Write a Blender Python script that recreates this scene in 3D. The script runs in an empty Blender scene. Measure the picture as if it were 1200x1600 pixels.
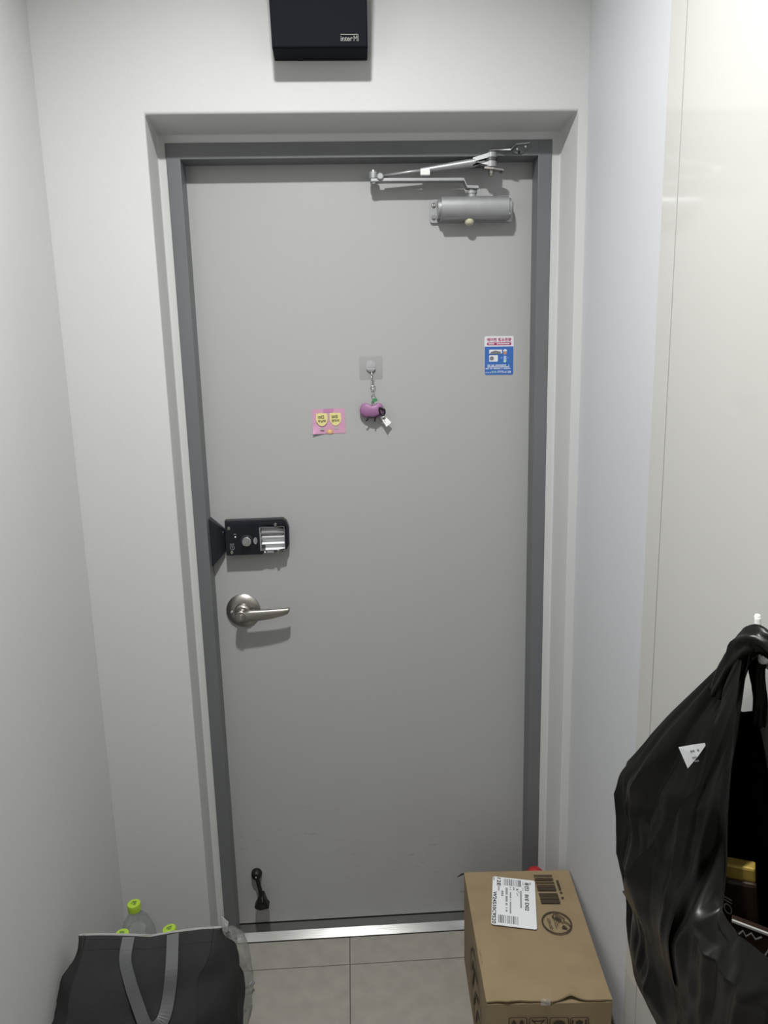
import bpy, bmesh, math, random
from mathutils import Vector, Matrix, noise
random.seed(7)
scene = bpy.context.scene
col = scene.collection

# ------------------------------------------------------------------ camera
F_PX = 1128.62
CAM = Vector((-0.0509, -1.8747, 1.6122))
AX_R = Vector((0.9984, -0.0508, -0.0239)).normalized()
AX_F = Vector((0.0452, 0.9799, -0.1945)).normalized()
AX_U = AX_R.cross(AX_F).normalized()
AX_R = AX_F.cross(AX_U).normalized()
cam_data = bpy.data.cameras.new('camera')
cam_data.sensor_fit = 'HORIZONTAL'
cam_data.sensor_width = 36.0
cam_data.lens = 36.0 * F_PX / 1200.0
cam_data.clip_start = 0.02
cam = bpy.data.objects.new('camera', cam_data)
col.objects.link(cam)
B = -AX_F
cam.matrix_world = Matrix(((AX_R.x, AX_U.x, B.x, CAM.x), (AX_R.y, AX_U.y, B.y, CAM.y),
                           (AX_R.z, AX_U.z, B.z, CAM.z), (0, 0, 0, 1)))
scene.camera = cam

# ------------------------------------------------------------------ world, lamps, exposure
world = bpy.data.worlds.new('world')
scene.world = world
world.use_nodes = True
world.node_tree.nodes['Background'].inputs[0].default_value = (0.75, 0.8, 0.9, 1)
world.node_tree.nodes['Background'].inputs[1].default_value = 0.01
LAMP = Vector((-0.12, -1.05, 2.82))
LAMP_POWER = 29.5
FILL_LAMP = Vector((-0.10, -2.95, 2.82))  # unseen lamp added behind the camera as weak fill
FILL_POWER = 4.0
scene.view_settings.view_transform = 'Standard'
scene.view_settings.look = 'None'
scene.view_settings.gamma = 1.0
scene.view_settings.use_curve_mapping = False
scene.view_settings.exposure = 0.0

def area_lamp(name, loc, size, power, color, parent=None):
    d = bpy.data.lights.new(name, 'AREA')
    d.shape = 'DISK'; d.size = size; d.energy = power; d.color = color; d.spread = math.radians(146)
    o = bpy.data.objects.new(name, d)
    col.objects.link(o)
    o.location = loc
    return o
area_lamp('downlight_lamp', LAMP - Vector((0, 0, 0.022)), 0.10, LAMP_POWER, (1.0, 1.0, 0.985))
area_lamp('fill_lamp', FILL_LAMP - Vector((0, 0, 0.012)), 0.34, FILL_POWER, (1.0, 0.99, 0.97))

# ------------------------------------------------------------------ pixel to place (depth always from a real plane)
def ray(x, y):
    return AX_F + AX_R * ((x - 600) / F_PX) - AX_U * ((y - 800) / F_PX)
def onX(x, y, X):
    d = ray(x, y); return CAM + d * ((X - CAM.x) / d.x)
def onY(x, y, Y):
    d = ray(x, y); return CAM + d * ((Y - CAM.y) / d.y)
def onZ(x, y, Z):
    d = ray(x, y); return CAM + d * ((Z - CAM.z) / d.z)

# ------------------------------------------------------------------ materials
MATS = {}
def mat(name, color, rough=0.5, metal=0.0, spec=0.5, var=0.0, vscale=8.0, bump=0.0, bscale=200.0, stretch=(1, 1, 1), alpha=None, emit=None, color2=None, coat=0.0):
    if name in MATS:
        return MATS[name]
    m = bpy.data.materials.new(name)
    m.use_nodes = True
    nt = m.node_tree
    b = nt.nodes['Principled BSDF']
    b.inputs['Base Color'].default_value = (*color, 1)
    b.inputs['Roughness'].default_value = rough
    b.inputs['Metallic'].default_value = metal
    b.inputs['Specular IOR Level'].default_value = spec
    b.inputs['Coat Weight'].default_value = coat
    tc = nt.nodes.new('ShaderNodeTexCoord')
    mp = nt.nodes.new('ShaderNodeMapping')
    mp.inputs['Scale'].default_value = stretch
    nt.links.new(tc.outputs['Object'], mp.inputs[0])
    if var > 0 or color2:
        n = nt.nodes.new('ShaderNodeTexNoise')
        n.inputs['Scale'].default_value = vscale
        n.inputs['Detail'].default_value = 5
        nt.links.new(mp.outputs[0], n.inputs['Vector'])
        r = nt.nodes.new('ShaderNodeValToRGB')
        c2 = color2 or tuple(c * (1 - var) for c in color)
        c1 = color if color2 else tuple(min(1, c * (1 + var)) for c in color)
        r.color_ramp.elements[0].color = (*c2, 1); r.color_ramp.elements[0].position = 0.3
        r.color_ramp.elements[1].color = (*c1, 1); r.color_ramp.elements[1].position = 0.7
        nt.links.new(n.outputs[0], r.inputs[0])
        nt.links.new(r.outputs[0], b.inputs['Base Color'])
    if bump > 0:
        n2 = nt.nodes.new('ShaderNodeTexNoise')
        n2.inputs['Scale'].default_value = bscale
        n2.inputs['Detail'].default_value = 3
        nt.links.new(mp.outputs[0], n2.inputs['Vector'])
        bp = nt.nodes.new('ShaderNodeBump')
        bp.inputs['Strength'].default_value = bump
        bp.inputs['Distance'].default_value = 0.002
        nt.links.new(n2.outputs[0], bp.inputs['Height'])
        nt.links.new(bp.outputs[0], b.inputs['Normal'])
    if emit:
        b.inputs['Emission Color'].default_value = (*color, 1)
        b.inputs['Emission Strength'].default_value = emit
    MATS[name] = m
    return m

def clear_mat(name, tint=(1, 1, 1), haze=0.1, gloss=0.12, rough=0.08, bump=0.0, bscale=40, dcol=(0.75, 0.78, 0.76)):
    m = bpy.data.materials.new(name)
    m.use_nodes = True
    nt = m.node_tree
    nt.nodes.clear()
    out = nt.nodes.new('ShaderNodeOutputMaterial')
    tr = nt.nodes.new('ShaderNodeBsdfTransparent'); tr.inputs[0].default_value = (*tint, 1)
    gl = nt.nodes.new('ShaderNodeBsdfGlossy'); gl.inputs['Roughness'].default_value = rough
    df = nt.nodes.new('ShaderNodeBsdfDiffuse'); df.inputs[0].default_value = (*dcol, 1)
    m1 = nt.nodes.new('ShaderNodeMixShader'); m1.inputs[0].default_value = haze
    nt.links.new(tr.outputs[0], m1.inputs[1]); nt.links.new(df.outputs[0], m1.inputs[2])
    lw = nt.nodes.new('ShaderNodeLayerWeight'); lw.inputs[0].default_value = 0.25
    mul = nt.nodes.new('ShaderNodeMath'); mul.operation = 'MULTIPLY_ADD'
    mul.inputs[1].default_value = 0.5; mul.inputs[2].default_value = gloss * 0.3
    nt.links.new(lw.outputs['Fresnel'], mul.inputs[0])
    m2 = nt.nodes.new('ShaderNodeMixShader')
    nt.links.new(mul.outputs[0], m2.inputs[0])
    nt.links.new(m1.outputs[0], m2.inputs[1]); nt.links.new(gl.outputs[0], m2.inputs[2])
    if bump:
        tc = nt.nodes.new('ShaderNodeTexCoord')
        n2 = nt.nodes.new('ShaderNodeTexNoise'); n2.inputs['Scale'].default_value = bscale
        nt.links.new(tc.outputs['Object'], n2.inputs['Vector'])
        bp = nt.nodes.new('ShaderNodeBump'); bp.inputs['Strength'].default_value = bump; bp.inputs['Distance'].default_value = 0.01
        nt.links.new(n2.outputs[0], bp.inputs['Height'])
        for s in (gl, lw, df):
            nt.links.new(bp.outputs[0], s.inputs['Normal'])
    nt.links.new(m2.outputs[0], out.inputs[0])
    return m

M_WALL = mat('wallpaper', (0.535, 0.538, 0.533), 0.75, var=0.025, vscale=2.2, bump=0.16, bscale=420, stretch=(1, 1, 0.16))
M_WALL_R = mat('wallpaper_smooth', (0.54, 0.55, 0.575), 0.6, var=0.02, vscale=2.0, bump=0.08, bscale=300)
M_CEIL = mat('ceiling_paper', (0.62, 0.62, 0.61), 0.8, bump=0.1, bscale=200)
M_CAB = mat('cabinet_gloss', (0.52, 0.515, 0.492), 0.06, spec=0.28, var=0.01, vscale=1.5)
M_FRAME = mat('frame_paint', (0.130, 0.134, 0.142), 0.42, var=0.05, vscale=6, bump=0.05, bscale=300)
M_TILE = mat('tile', (0.30, 0.282, 0.25), 0.42, color2=(0.255, 0.24, 0.212), vscale=26, bump=0.05, bscale=150)
M_GROUT = mat('grout', (0.12, 0.11, 0.10), 0.9, var=0.1, vscale=40)
M_STEEL = mat('stainless', (0.40, 0.40, 0.39), 0.16, 1.0, var=0.06, vscale=30, bump=0.03, bscale=500, stretch=(0.05, 1, 1))
M_SILVER = mat('silver_paint', (0.36, 0.367, 0.375), 0.40, 0.6, var=0.05, vscale=60)
M_CHROME = mat('chrome', (0.72, 0.72, 0.72), 0.16, 1.0)
M_NICKEL = mat('satin_nickel', (0.38, 0.36, 0.335), 0.36, 1.0, var=0.06, vscale=30, bump=0.05, bscale=400)
M_DARKMETAL = mat('dark_metal', (0.10, 0.10, 0.10), 0.4, 0.8)
M_BLACK = mat('black_plastic', (0.010, 0.011, 0.016), 0.38, var=0.1, vscale=30)
M_BLACK_GLOSS = mat('black_gloss', (0.006, 0.007, 0.012), 0.20, var=0.05, vscale=20)
M_SPEAKER = mat('speaker_black', (0.009, 0.0105, 0.015), 0.85, spec=0.12, bump=0.1, bscale=900)
M_IRON = mat('black_iron', (0.008, 0.008, 0.008), 0.45, 0.3, var=0.2, vscale=60)
M_WHITEPL = mat('white_plastic', (0.78, 0.79, 0.77), 0.35)
M_CREAM = mat('cream_plastic', (0.50, 0.48, 0.36), 0.5)
M_CARD = mat('cardboard', (0.265, 0.20, 0.112), 0.8, color2=(0.225, 0.168, 0.093), vscale=14, bump=0.1, bscale=120)
M_CARDIN = mat('cardboard_edge', (0.10, 0.068, 0.035), 0.9)
M_INK = mat('ink', (0.022, 0.018, 0.014), 0.7)
M_INKBROWN = mat('ink_brown', (0.040, 0.026, 0.014), 0.8)
M_GREYINK = mat('ink_grey', (0.22, 0.22, 0.23), 0.8)
M_PAPER = mat('paper', (0.72, 0.73, 0.75), 0.6)
M_TOTE = mat('tote_fabric', (0.019, 0.0192, 0.020), 0.75, spec=0.25, var=0.12, vscale=20, bump=0.25, bscale=900)
M_STRAP = mat('strap_fabric', (0.075, 0.077, 0.080), 0.5, bump=0.3, bscale=700)
M_RIM = mat('tote_rim', (0.30, 0.30, 0.285), 0.7)
M_BAG = mat('black_film', (0.0055, 0.0054, 0.005), 0.36, spec=0.26, bump=0.2, bscale=26, stretch=(1, 1, 0.35))
M_LIME = mat('lime_cap', (0.36, 0.53, 0.045), 0.4)
M_LIMEDK = mat('lime_print', (0.13, 0.22, 0.05), 0.5)
M_RED = mat('red_plastic', (0.36, 0.018, 0.022), 0.4)
M_PET = clear_mat('pet_clear', (0.96, 0.98, 0.965), 0.10, 0.3, 0.06, 0.15, 30)
M_FILM = clear_mat('clear_film', (0.95, 0.96, 0.95), 0.10, 0.25, 0.10, 0.5, 22)
M_STICKER = clear_mat('clear_sticker', (1, 1, 1), 0.10, 0.05, 0.15, dcol=(0.95, 0.96, 0.98))
M_BLUE = mat('print_blue', (0.035, 0.125, 0.40), 0.35)
M_PRINTW = mat('print_white', (0.66, 0.66, 0.70), 0.35)
M_MAGENTA = mat('print_magenta', (0.36, 0.03, 0.13), 0.4)
M_LILAC = mat('print_lilac', (0.34, 0.43, 0.72), 0.4)
M_GREENP = mat('print_green', (0.40, 0.62, 0.40), 0.4)
M_SKIN = mat('print_skin', (0.45, 0.24, 0.17), 0.5)
M_GREYP = mat('print_grey', (0.17, 0.17, 0.18), 0.5)
M_PINK = mat('note_pink', (0.56, 0.29, 0.40), 0.6, color2=(0.51, 0.27, 0.42), vscale=30)
M_PINKDK = mat('note_pink_band', (0.46, 0.20, 0.36), 0.6)
M_YELLOW = mat('note_yellow', (0.66, 0.60, 0.26), 0.6)
M_ORANGE = mat('note_orange', (0.62, 0.33, 0.17), 0.6)
M_SAGE = mat('note_sage', (0.34, 0.36, 0.33), 0.6)
M_PLUM = mat('plum_rubber', (0.27, 0.125, 0.255), 0.5, var=0.06, vscale=40)
M_LEAF = mat('leaf_green', (0.06, 0.23, 0.10), 0.4)
M_CHOC = mat('choc_wrap', (0.022, 0.013, 0.009), 0.25, bump=0.2, bscale=60)
M_GOLD = mat('gold_foil', (0.42, 0.30, 0.07), 0.35, 0.4, bump=0.2, bscale=200, stretch=(1, 1, 0.1))
M_LAMPGLOW = mat('lamp_glow', (1.0, 0.97, 0.92), 0.5, emit=6.0)

# door paint with scuffs on the kick area
def door_paint():
    m = mat('door_paint', (0.372, 0.373, 0.373), 0.40, spec=0.4)
    nt = m.node_tree
    b = nt.nodes['Principled BSDF']
    tc = nt.nodes.new('ShaderNodeTexCoord')
    def nz(scale, st, detail=4, rot=0.0):
        mp = nt.nodes.new('ShaderNodeMapping'); mp.inputs['Scale'].default_value = st
        mp.inputs['Rotation'].default_value = (0, rot, 0)
        nt.links.new(tc.outputs['Object'], mp.inputs[0])
        n = nt.nodes.new('ShaderNodeTexNoise'); n.inputs['Scale'].default_value = scale; n.inputs['Detail'].default_value = detail
        nt.links.new(mp.outputs[0], n.inputs['Vector'])
        return n
    def ramp(src, a, c, inv=False):
        r = nt.nodes.new('ShaderNodeMapRange')
        r.inputs['From Min'].default_value = a; r.inputs['From Max'].default_value = c
        if inv:
            r.inputs['To Min'].default_value = 1; r.inputs['To Max'].default_value = 0
        nt.links.new(src, r.inputs['Value'])
        return r.outputs[0]
    def mul(a, c):
        x = nt.nodes.new('ShaderNodeMath'); x.operation = 'MULTIPLY'
        nt.links.new(a, x.inputs[0])
        if isinstance(c, float): x.inputs[1].default_value = c
        else: nt.links.new(c, x.inputs[1])
        return x.outputs[0]
    sep = nt.nodes.new('ShaderNodeSeparateXYZ')
    nt.links.new(tc.outputs['Object'], sep.inputs[0])
    low = ramp(sep.outputs['Z'], 0.12, 0.50, True)
    scr = ramp(nz(26, (1, 1, 3.6), 3, 0.3).outputs[0], 0.60, 0.68)
    patch = ramp(nz(4, (1, 1, 1), 3).outputs[0], 0.46, 0.6)
    s1 = mul(mul(mul(scr, low), patch), 0.55)
    c = nt.nodes.new('ShaderNodeMix'); c.data_type = 'RGBA'
    c.inputs['A'].default_value = (0.372, 0.373, 0.373, 1); c.inputs['B'].default_value = (0.13, 0.125, 0.12, 1)
    nt.links.new(s1, c.inputs['Factor'])
    dirt = ramp(nz(3.0, (1, 1, 0.6), 6).outputs[0], 0.42, 0.75)
    c2 = nt.nodes.new('ShaderNodeMix'); c2.data_type = 'RGBA'
    nt.links.new(c.outputs['Result'], c2.inputs['A']); c2.inputs['B'].default_value = (0.26, 0.235, 0.20, 1)
    nt.links.new(mul(mul(dirt, low), 0.5), c2.inputs['Factor'])
    nt.links.new(c2.outputs['Result'], b.inputs['Base Color'])
    n2 = nz(350, (1, 1, 1), 2)
    bp = nt.nodes.new('ShaderNodeBump'); bp.inputs['Strength'].default_value = 0.10; bp.inputs['Distance'].default_value = 0.001
    nt.links.new(n2.outputs[0], bp.inputs['Height']); nt.links.new(bp.outputs[0], b.inputs['Normal'])
    return m
M_DOOR = door_paint()

# ------------------------------------------------------------------ geometry helpers
def thing(name, label, cat, loc, group=None):
    o = bpy.data.objects.new(name, None)
    o.empty_display_size = 0.05
    col.objects.link(o)
    o.location = loc
    o['label'] = label; o['category'] = cat
    if group: o['group'] = group
    return o
def origin(o):
    v = Vector((0, 0, 0))
    while o is not None:
        v = v + o.location; o = o.parent
    return v
def obj(name, verts, faces, m, parent=None, smooth=False, bevel=0.0, auto=False):
    me = bpy.data.meshes.new(name)
    off = origin(parent) if parent else Vector((0, 0, 0))
    me.from_pydata([tuple(Vector(v) - off) for v in verts], [], faces)
    bm = bmesh.new(); bm.from_mesh(me)
    if bevel > 0:
        bmesh.ops.bevel(bm, geom=list(bm.edges), offset=bevel, segments=2, profile=0.6, affect='EDGES', clamp_overlap=True)
    if len(bm.faces) > 1:
        bmesh.ops.recalc_face_normals(bm, faces=bm.faces)
    bm.to_mesh(me); bm.free()
    me.materials.append(m)
    if smooth:
        for p in me.polygons: p.use_smooth = True
        if auto:
            me.set_sharp_from_angle(angle=math.radians(35))
    o = bpy.data.objects.new(name, me)
    col.objects.link(o)
    if parent: o.parent = parent
    return o
def tag(o, label=None, cat=None, kind=None, group=None):
    if label: o['label'] = label
    if cat: o['category'] = cat
    if kind: o['kind'] = kind
    if group: o['group'] = group
    return o
def boxdata(a, b):
    x0, x1 = sorted((a[0], b[0])); y0, y1 = sorted((a[1], b[1])); z0, z1 = sorted((a[2], b[2]))
    v = [(x, y, z) for z in (z0, z1) for y in (y0, y1) for x in (x0, x1)]
    f = [(0, 2, 3, 1), (4, 5, 7, 6), (0, 1, 5, 4), (2, 6, 7, 3), (0, 4, 6, 2), (1, 3, 7, 5)]
    return v, f
def box(name, a, b, m, parent=None, bevel=0.0):
    v, f = boxdata(a, b)
    return obj(name, v, f, m, parent, bevel=bevel)
def merge(*parts):
    V, Fc = [], []
    for v, f in parts:
        n = len(V); V += list(v); Fc += [tuple(i + n for i in q) for q in f]
    return V, Fc
def frame_of(d):
    d = Vector(d).normalized()
    up = Vector((0, 0, 1)) if abs(d.z) < 0.9 else Vector((0, 1, 0))
    s = d.cross(up).normalized()
    return s, s.cross(d).normalized()
def lathe(base, axis, prof, n=32, cap=True):
    """prof = [(distance along axis, radius)]"""
    base = Vector(base); axis = Vector(axis).normalized()
    s, t = frame_of(axis)
    V, Fc = [], []
    for (h, r) in prof:
        for i in range(n):
            a = 2 * math.pi * i / n
            V.append(base + axis * h + s * (r * math.cos(a)) + t * (r * math.sin(a)))
    for k in range(len(prof) - 1):
        for i in range(n):
            j = (i + 1) % n
            Fc.append((k * n + i, k * n + j, (k + 1) * n + j, (k + 1) * n + i))
    if cap:
        Fc.append(tuple(range(n))[::-1]); Fc.append(tuple((len(prof) - 1) * n + i for i in range(n)))
    return V, Fc
def tube(pts, rad, n=10, closed=False):
    pts = [Vector(p) for p in pts]
    V, Fc = [], []
    m = len(pts)
    prev = None
    for k, p in enumerate(pts):
        if closed: d = pts[(k + 1) % m] - pts[k - 1]
        else: d = pts[min(k + 1, m - 1)] - pts[max(k - 1, 0)]
        d.normalize()
        if prev is None: s, t = frame_of(d)
        else:
            s = (prev - d * prev.dot(d)).normalized(); t = s.cross(d)
        prev = s
        r = rad[k] if isinstance(rad, (list, tuple)) else rad
        for i in range(n):
            a = 2 * math.pi * i / n
            V.append(p + s * (r * math.cos(a)) + t * (r * math.sin(a)))
    for k in range(m if closed else m - 1):
        for i in range(n):
            j = (i + 1) % n; k2 = (k + 1) % m
            Fc.append((k * n + i, k * n + j, k2 * n + j, k2 * n + i))
    if not closed:
        Fc.append(tuple(range(n))[::-1]); Fc.append(tuple((m - 1) * n + i for i in range(n)))
    return V, Fc
def prism(poly, off):
    """closed polygon of 3D points extruded by vector off"""
    poly = [Vector(p) for p in poly]; off = Vector(off); n = len(poly)
    V = poly + [p + off for p in poly]
    Fc = [tuple(range(n))[::-1], tuple(range(n, 2 * n))]
    for i in range(n):
        j = (i + 1) % n
        Fc.append((i, j, n + j, n + i))
    return V, Fc
def catmull(pts, per=8, closed=False):
    pts = [Vector(p) for p in pts]; n = len(pts); out = []
    rng = range(n) if closed else range(n - 1)
    for i in rng:
        if closed: p0, p1, p2, p3 = pts[i - 1], pts[i], pts[(i + 1) % n], pts[(i + 2) % n]
        else: p0, p1, p2, p3 = pts[max(i - 1, 0)], pts[i], pts[i + 1], pts[min(i + 2, n - 1)]
        for k in range(per):
            t = k / per
            out.append(0.5 * ((2 * p1) + (p2 - p0) * t + (2 * p0 - 5 * p1 + 4 * p2 - p3) * t * t + (3 * p1 - p0 - 3 * p2 + p3) * t ** 3))
    if not closed: out.append(pts[-1])
    return out
def roundrect(cx, cy, w, h, r, seg=4):
    out = []
    for (sx, sy, a0) in ((1, 1, 0), (-1, 1, 90), (-1, -1, 180), (1, -1, 270)):
        for k in range(seg + 1):
            a = math.radians(a0 + 90 * k / seg)
            out.append((cx + sx * (w / 2 - r) + r * math.cos(a), cy + sy * (h / 2 - r) + r * math.sin(a)))
    return out
class Plane2D:
    """flat print on a surface: o = origin, u = right, v = up, n = out of the surface"""
    def __init__(s, o, u, v):
        s.o = Vector(o); s.u = Vector(u).normalized(); s.v = Vector(v).normalized(); s.n = s.u.cross(s.v).normalized()
    def p(s, x, y, d=0.0):
        return s.o + s.u * x + s.v * y + s.n * d
    def poly(s, name, pts, d, m, parent, th=0.0):
        P = [s.p(x, y, d) for x, y in pts]
        if th > 0:
            V, Fc = prism(P, s.n * th)
            return obj(name, V, Fc, m, parent)
        return obj(name, P, [tuple(range(len(P)))], m, parent)
    def quads(s, name, rects, d, m, parent):
        V, Fc = [], []
        for (x0, y0, x1, y1) in rects:
            n = len(V)
            V += [s.p(x0, y0, d), s.p(x1, y0, d), s.p(x1, y1, d), s.p(x0, y1, d)]
            Fc.append((n, n + 1, n + 2, n + 3))
        return obj(name, V, Fc, m, parent)
    def stroke(s, name, lines, w, d, m, parent):
        V, Fc = [], []
        for ln in lines:
            pts = [Vector((a, b, 0)) for a, b in ln]
            for k, p in enumerate(pts):
                t = (pts[min(k + 1, len(pts) - 1)] - pts[max(k - 1, 0)])
                if t.length < 1e-9: t = Vector((1, 0, 0))
                t.normalize(); q = Vector((-t.y, t.x, 0)) * (w / 2)
                V += [s.p((p + q).x, (p + q).y, d), s.p((p - q).x, (p - q).y, d)]
                if k:
                    n = len(V); Fc.append((n - 4, n - 3, n - 1, n - 2))
        return obj(name, V, Fc, m, parent)
    def text(s, name, body, cx, cy, w, h, d, m, parent, shear=0.0, bold=0.0):
        c = bpy.data.curves.new('glyphs', 'FONT')
        c.body = body; c.resolution_u = 3; c.offset = bold; c.shear = shear
        t = bpy.data.objects.new('glyphs', c)
        col.objects.link(t)
        bpy.context.view_layer.update()
        dg = bpy.context.evaluated_depsgraph_get()
        me = t.evaluated_get(dg).to_mesh()
        V = [v.co.copy() for v in me.vertices]; Fc = [tuple(p.vertices) for p in me.polygons]
        t.evaluated_get(dg).to_mesh_clear()
        bpy.data.objects.remove(t); bpy.data.curves.remove(c)
        x0 = min(v.x for v in V); x1 = max(v.x for v in V); y0 = min(v.y for v in V); y1 = max(v.y for v in V)
        P = [s.p(cx + ((v.x - x0) / (x1 - x0) - 0.5) * w, cy + ((v.y - y0) / (y1 - y0) - 0.5) * h, d) for v in V]
        return obj(name, P, Fc, m, parent)
def circle2(cx, cy, r, n=28, ry=None):
    ry = ry or r
    return [(cx + r * math.cos(2 * math.pi * k / n), cy + ry * math.sin(2 * math.pi * k / n)) for k in range(n)]
def screw(p, axis, r, m, parent, name='screw'):
    V, Fc = lathe(p, axis, [(0, r), (r * 0.45, r), (r * 0.8, r * 0.7), (r * 0.75, r * 0.3), (r * 0.35, r * 0.25)], 14)
    return obj(name, V, Fc, m, parent, smooth=True, auto=True)

# ------------------------------------------------------------------ room
WL, WR = -0.695, 0.505
YW, YF = -0.15, -0.0568           # front of the door wall, front of the door frame
CEIL = 2.86
REAR = -3.4
XI0, XI1 = -0.419, 0.419          # inside of the frame
XO0, XO1 = -0.451, 0.451          # outside of the frame
ZI, ZO = 2.098, 2.133
floor_base = box('floor', (WL - 0.1, REAR - 0.1, -0.06), (WR + 0.5, 0.15, -0.004), M_GROUT)
tag(floor_base, kind='structure')
# tiles
gx = [WL, -0.096, WR]
gy = [-0.057, -0.155, -0.755, -1.355, -1.955, -2.555, -3.155, REAR]
for j in range(len(gy) - 1):
    for i in range(len(gx) - 1):
        w = gx[i + 1] - gx[i]
        if w < 0.02 and j > 3: continue
        g = 0.0013
        box('tile', (gx[i] + g, gy[j] - g, -0.005), (gx[i + 1] - g, gy[j + 1] + g, 0.0), M_TILE, floor_base, bevel=0.0008)

# wall with the doorway (a thick body, the recess splayed a little, a plaster return around the frame)
def wall_back():
    y0, y1, y2 = YW, YF + 0.003, 0.12
    a = [(WL - 0.1, y0, 0), (-0.4692, y0, 0), (-0.4692, y0, 2.165), (0.4835, y0, 2.165), (0.4835, y0, 0), (WR + 0.1, y0, 0), (WR + 0.1, y0, CEIL), (WL - 0.1, y0, CEIL)]
    b = [(-0.470, y1, 0), (-0.470, y1, 2.150), (0.472, y1, 2.150), (0.472, y1, 0)]
    c = [(XO0 + 0.001, y1, 0), (XO0 + 0.001, y1, ZO - 0.001), (XO1 - 0.001, y1, ZO - 0.001), (XO1 - 0.001, y1, 0)]
    d = [(x, y2, z) for x, y, z in c]
    e = [(WL - 0.1, y2, 0), (WR + 0.1, y2, 0), (WR + 0.1, y2, CEIL), (WL - 0.1, y2, CEIL)]
    V = a + b + c + d + e
    A, Bq, Cq, D, Eq = 0, 8, 12, 16, 20
    Fc = [(0, 1, 2, 7), (2, 3, 6, 7), (3, 4, 5, 6)]
    for (p, q) in ((1, 0), (2, 1), (3, 2)):
        Fc.append((A + p, A + p + 1, Bq + q + 1, Bq + q))
    for q in range(3):
        Fc.append((Bq + q, Bq + q + 1, Cq + q + 1, Cq + q))
        Fc.append((Cq + q, Cq + q + 1, D + q + 1, D + q))
    Fc += [(D, D + 1, Eq + 3, Eq), (D + 1, D + 2, Eq + 2, Eq + 3), (D + 2, D + 3, Eq + 1, Eq + 2)]
    Fc += [(A, A + 7, Eq + 3, Eq), (A + 5, A + 6, Eq + 2, Eq + 1), (A + 7, A + 6, Eq + 2, Eq + 3)]
    o = obj('wall_back', V, Fc, M_WALL)
    md = o.modifiers.new('soft_edges', 'BEVEL'); md.width = 0.004; md.segments = 3; md.limit_method = 'ANGLE'; md.angle_limit = math.radians(30)
    tag(o, kind='structure')
    return o
wall_b = wall_back()
wl = box('wall_left', (WL - 0.1, REAR, 0), (WL, YW - 0.0005, CEIL), M_WALL); tag(wl, kind='structure')
wr = box('wall_right', (WR, -0.570, 0), (WR + 0.1, YW - 0.0005, CEIL), M_WALL_R); tag(wr, kind='structure')
wr2 = box('wall_right_beyond_cabinet', (WR + 0.36, REAR, 0), (WR + 0.46, -0.571, CEIL), M_WALL_R); wr2.name = 'wall_cabinet_side'; tag(wr2, kind='structure')
we = box('wall_rear', (WL - 0.1, REAR - 0.1, 0), (WR + 0.46, REAR - 0.0005, CEIL), M_WALL); tag(we, kind='structure')
ce = box('ceiling', (WL - 0.1, REAR - 0.1, CEIL), (WR + 0.46, 0.12, CEIL + 0.08), M_CEIL); tag(ce, kind='structure')
# torn wallpaper flap at the foot of the plaster return
fl = [onY(346, 1432, YF - 0.004), onY(357, 1441, YF - 0.014), onY(355, 1457, YF - 0.016), onY(347, 1454, YF - 0.004), onY(350, 1437, YF - 0.002), onY(351, 1446, YF - 0.008)]
fv, ff = prism([fl[0], fl[1], fl[2], fl[3]], Vector((0, 0.0012, 0)))
obj('wallpaper_flap', fv, ff, M_PAPER, wall_b)

# shoe cabinet flush in the right wall
cabinet = thing('shoe_cabinet', 'tall glossy cream cabinet built into the right wall', 'cabinet', (WR + 0.17, -2.0, 0))
box('filler_strip', (WR - 0.001, -0.6275, 0.0), (WR + 0.02, -0.5702, CEIL - 0.002), M_CAB, cabinet, bevel=0.0008)
box('carcass', (WR + 0.022, -3.395, 0.0), (WR + 0.355, -0.5722, CEIL - 0.002), M_GROUT, cabinet)
for k, (ya, yb) in enumerate(((-0.6315, -1.198), (-1.202, -1.798), (-1.802, -2.398), (-2.402, -2.998), (-3.002, -3.39))):
    box('door', (WR - 0.001, ya, 0.03), (WR + 0.019, yb, CEIL - 0.01), M_CAB, cabinet, bevel=0.001)

# door leaf, frame, threshold
leaf = box('door_1', (-0.432, 0.0, 0.0175), (0.432, 0.042, 2.11), M_DOOR, bevel=0.001); tag(leaf, kind='structure')
fr = bpy.data.objects.new('trim_1', None); col.objects.link(fr); fr.location = (0, YF, 0); tag(fr, kind='structure')
box('jamb', (XO0, YF, 0), (XI0, -0.001, ZO), M_FRAME, fr, bevel=0.0015)
box('jamb', (XI1, YF, 0), (XO1, -0.001, ZO), M_FRAME, fr, bevel=0.0015)
box('head', (XI0 - 0.001, YF, ZI), (XI1 + 0.001, -0.001, ZO), M_FRAME, fr, bevel=0.0015)
sv, sf = prism([(XI0, 0.03, 0), (XI0, 0.03, 0.0150), (XI0, -0.035, 0.0150), (XI0, -0.0565, 0.0024), (XI0, -0.0565, 0)], Vector((XI1 - XI0, 0, 0)))
sill = obj('trim_2', sv, sf, M_STEEL); tag(sill, kind='structure')
shim = box('trim_3', (-0.43, 0.006, 0.0151), (0.43, 0.03, 0.0173), M_IRON); tag(shim, kind='structure')

# ceiling downlight
dl = thing('downlight_or_fill', 'small round recessed downlight in the hallway ceiling', 'light', (LAMP.x, LAMP.y, CEIL))
v, f = lathe((LAMP.x, LAMP.y, CEIL), (0, 0, -1), [(0.0, 0.075), (0.012, 0.074), (0.016, 0.068), (0.014, 0.056)], 36)
obj('trim_ring', v, f, M_WHITEPL, dl, smooth=True, auto=True)
v, f = lathe((LAMP.x, LAMP.y, CEIL - 0.015), (0, 0, -1), [(0.0, 0.055), (0.003, 0.053)], 36)
obj('diffuser', v, f, M_LAMPGLOW, dl)

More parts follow.
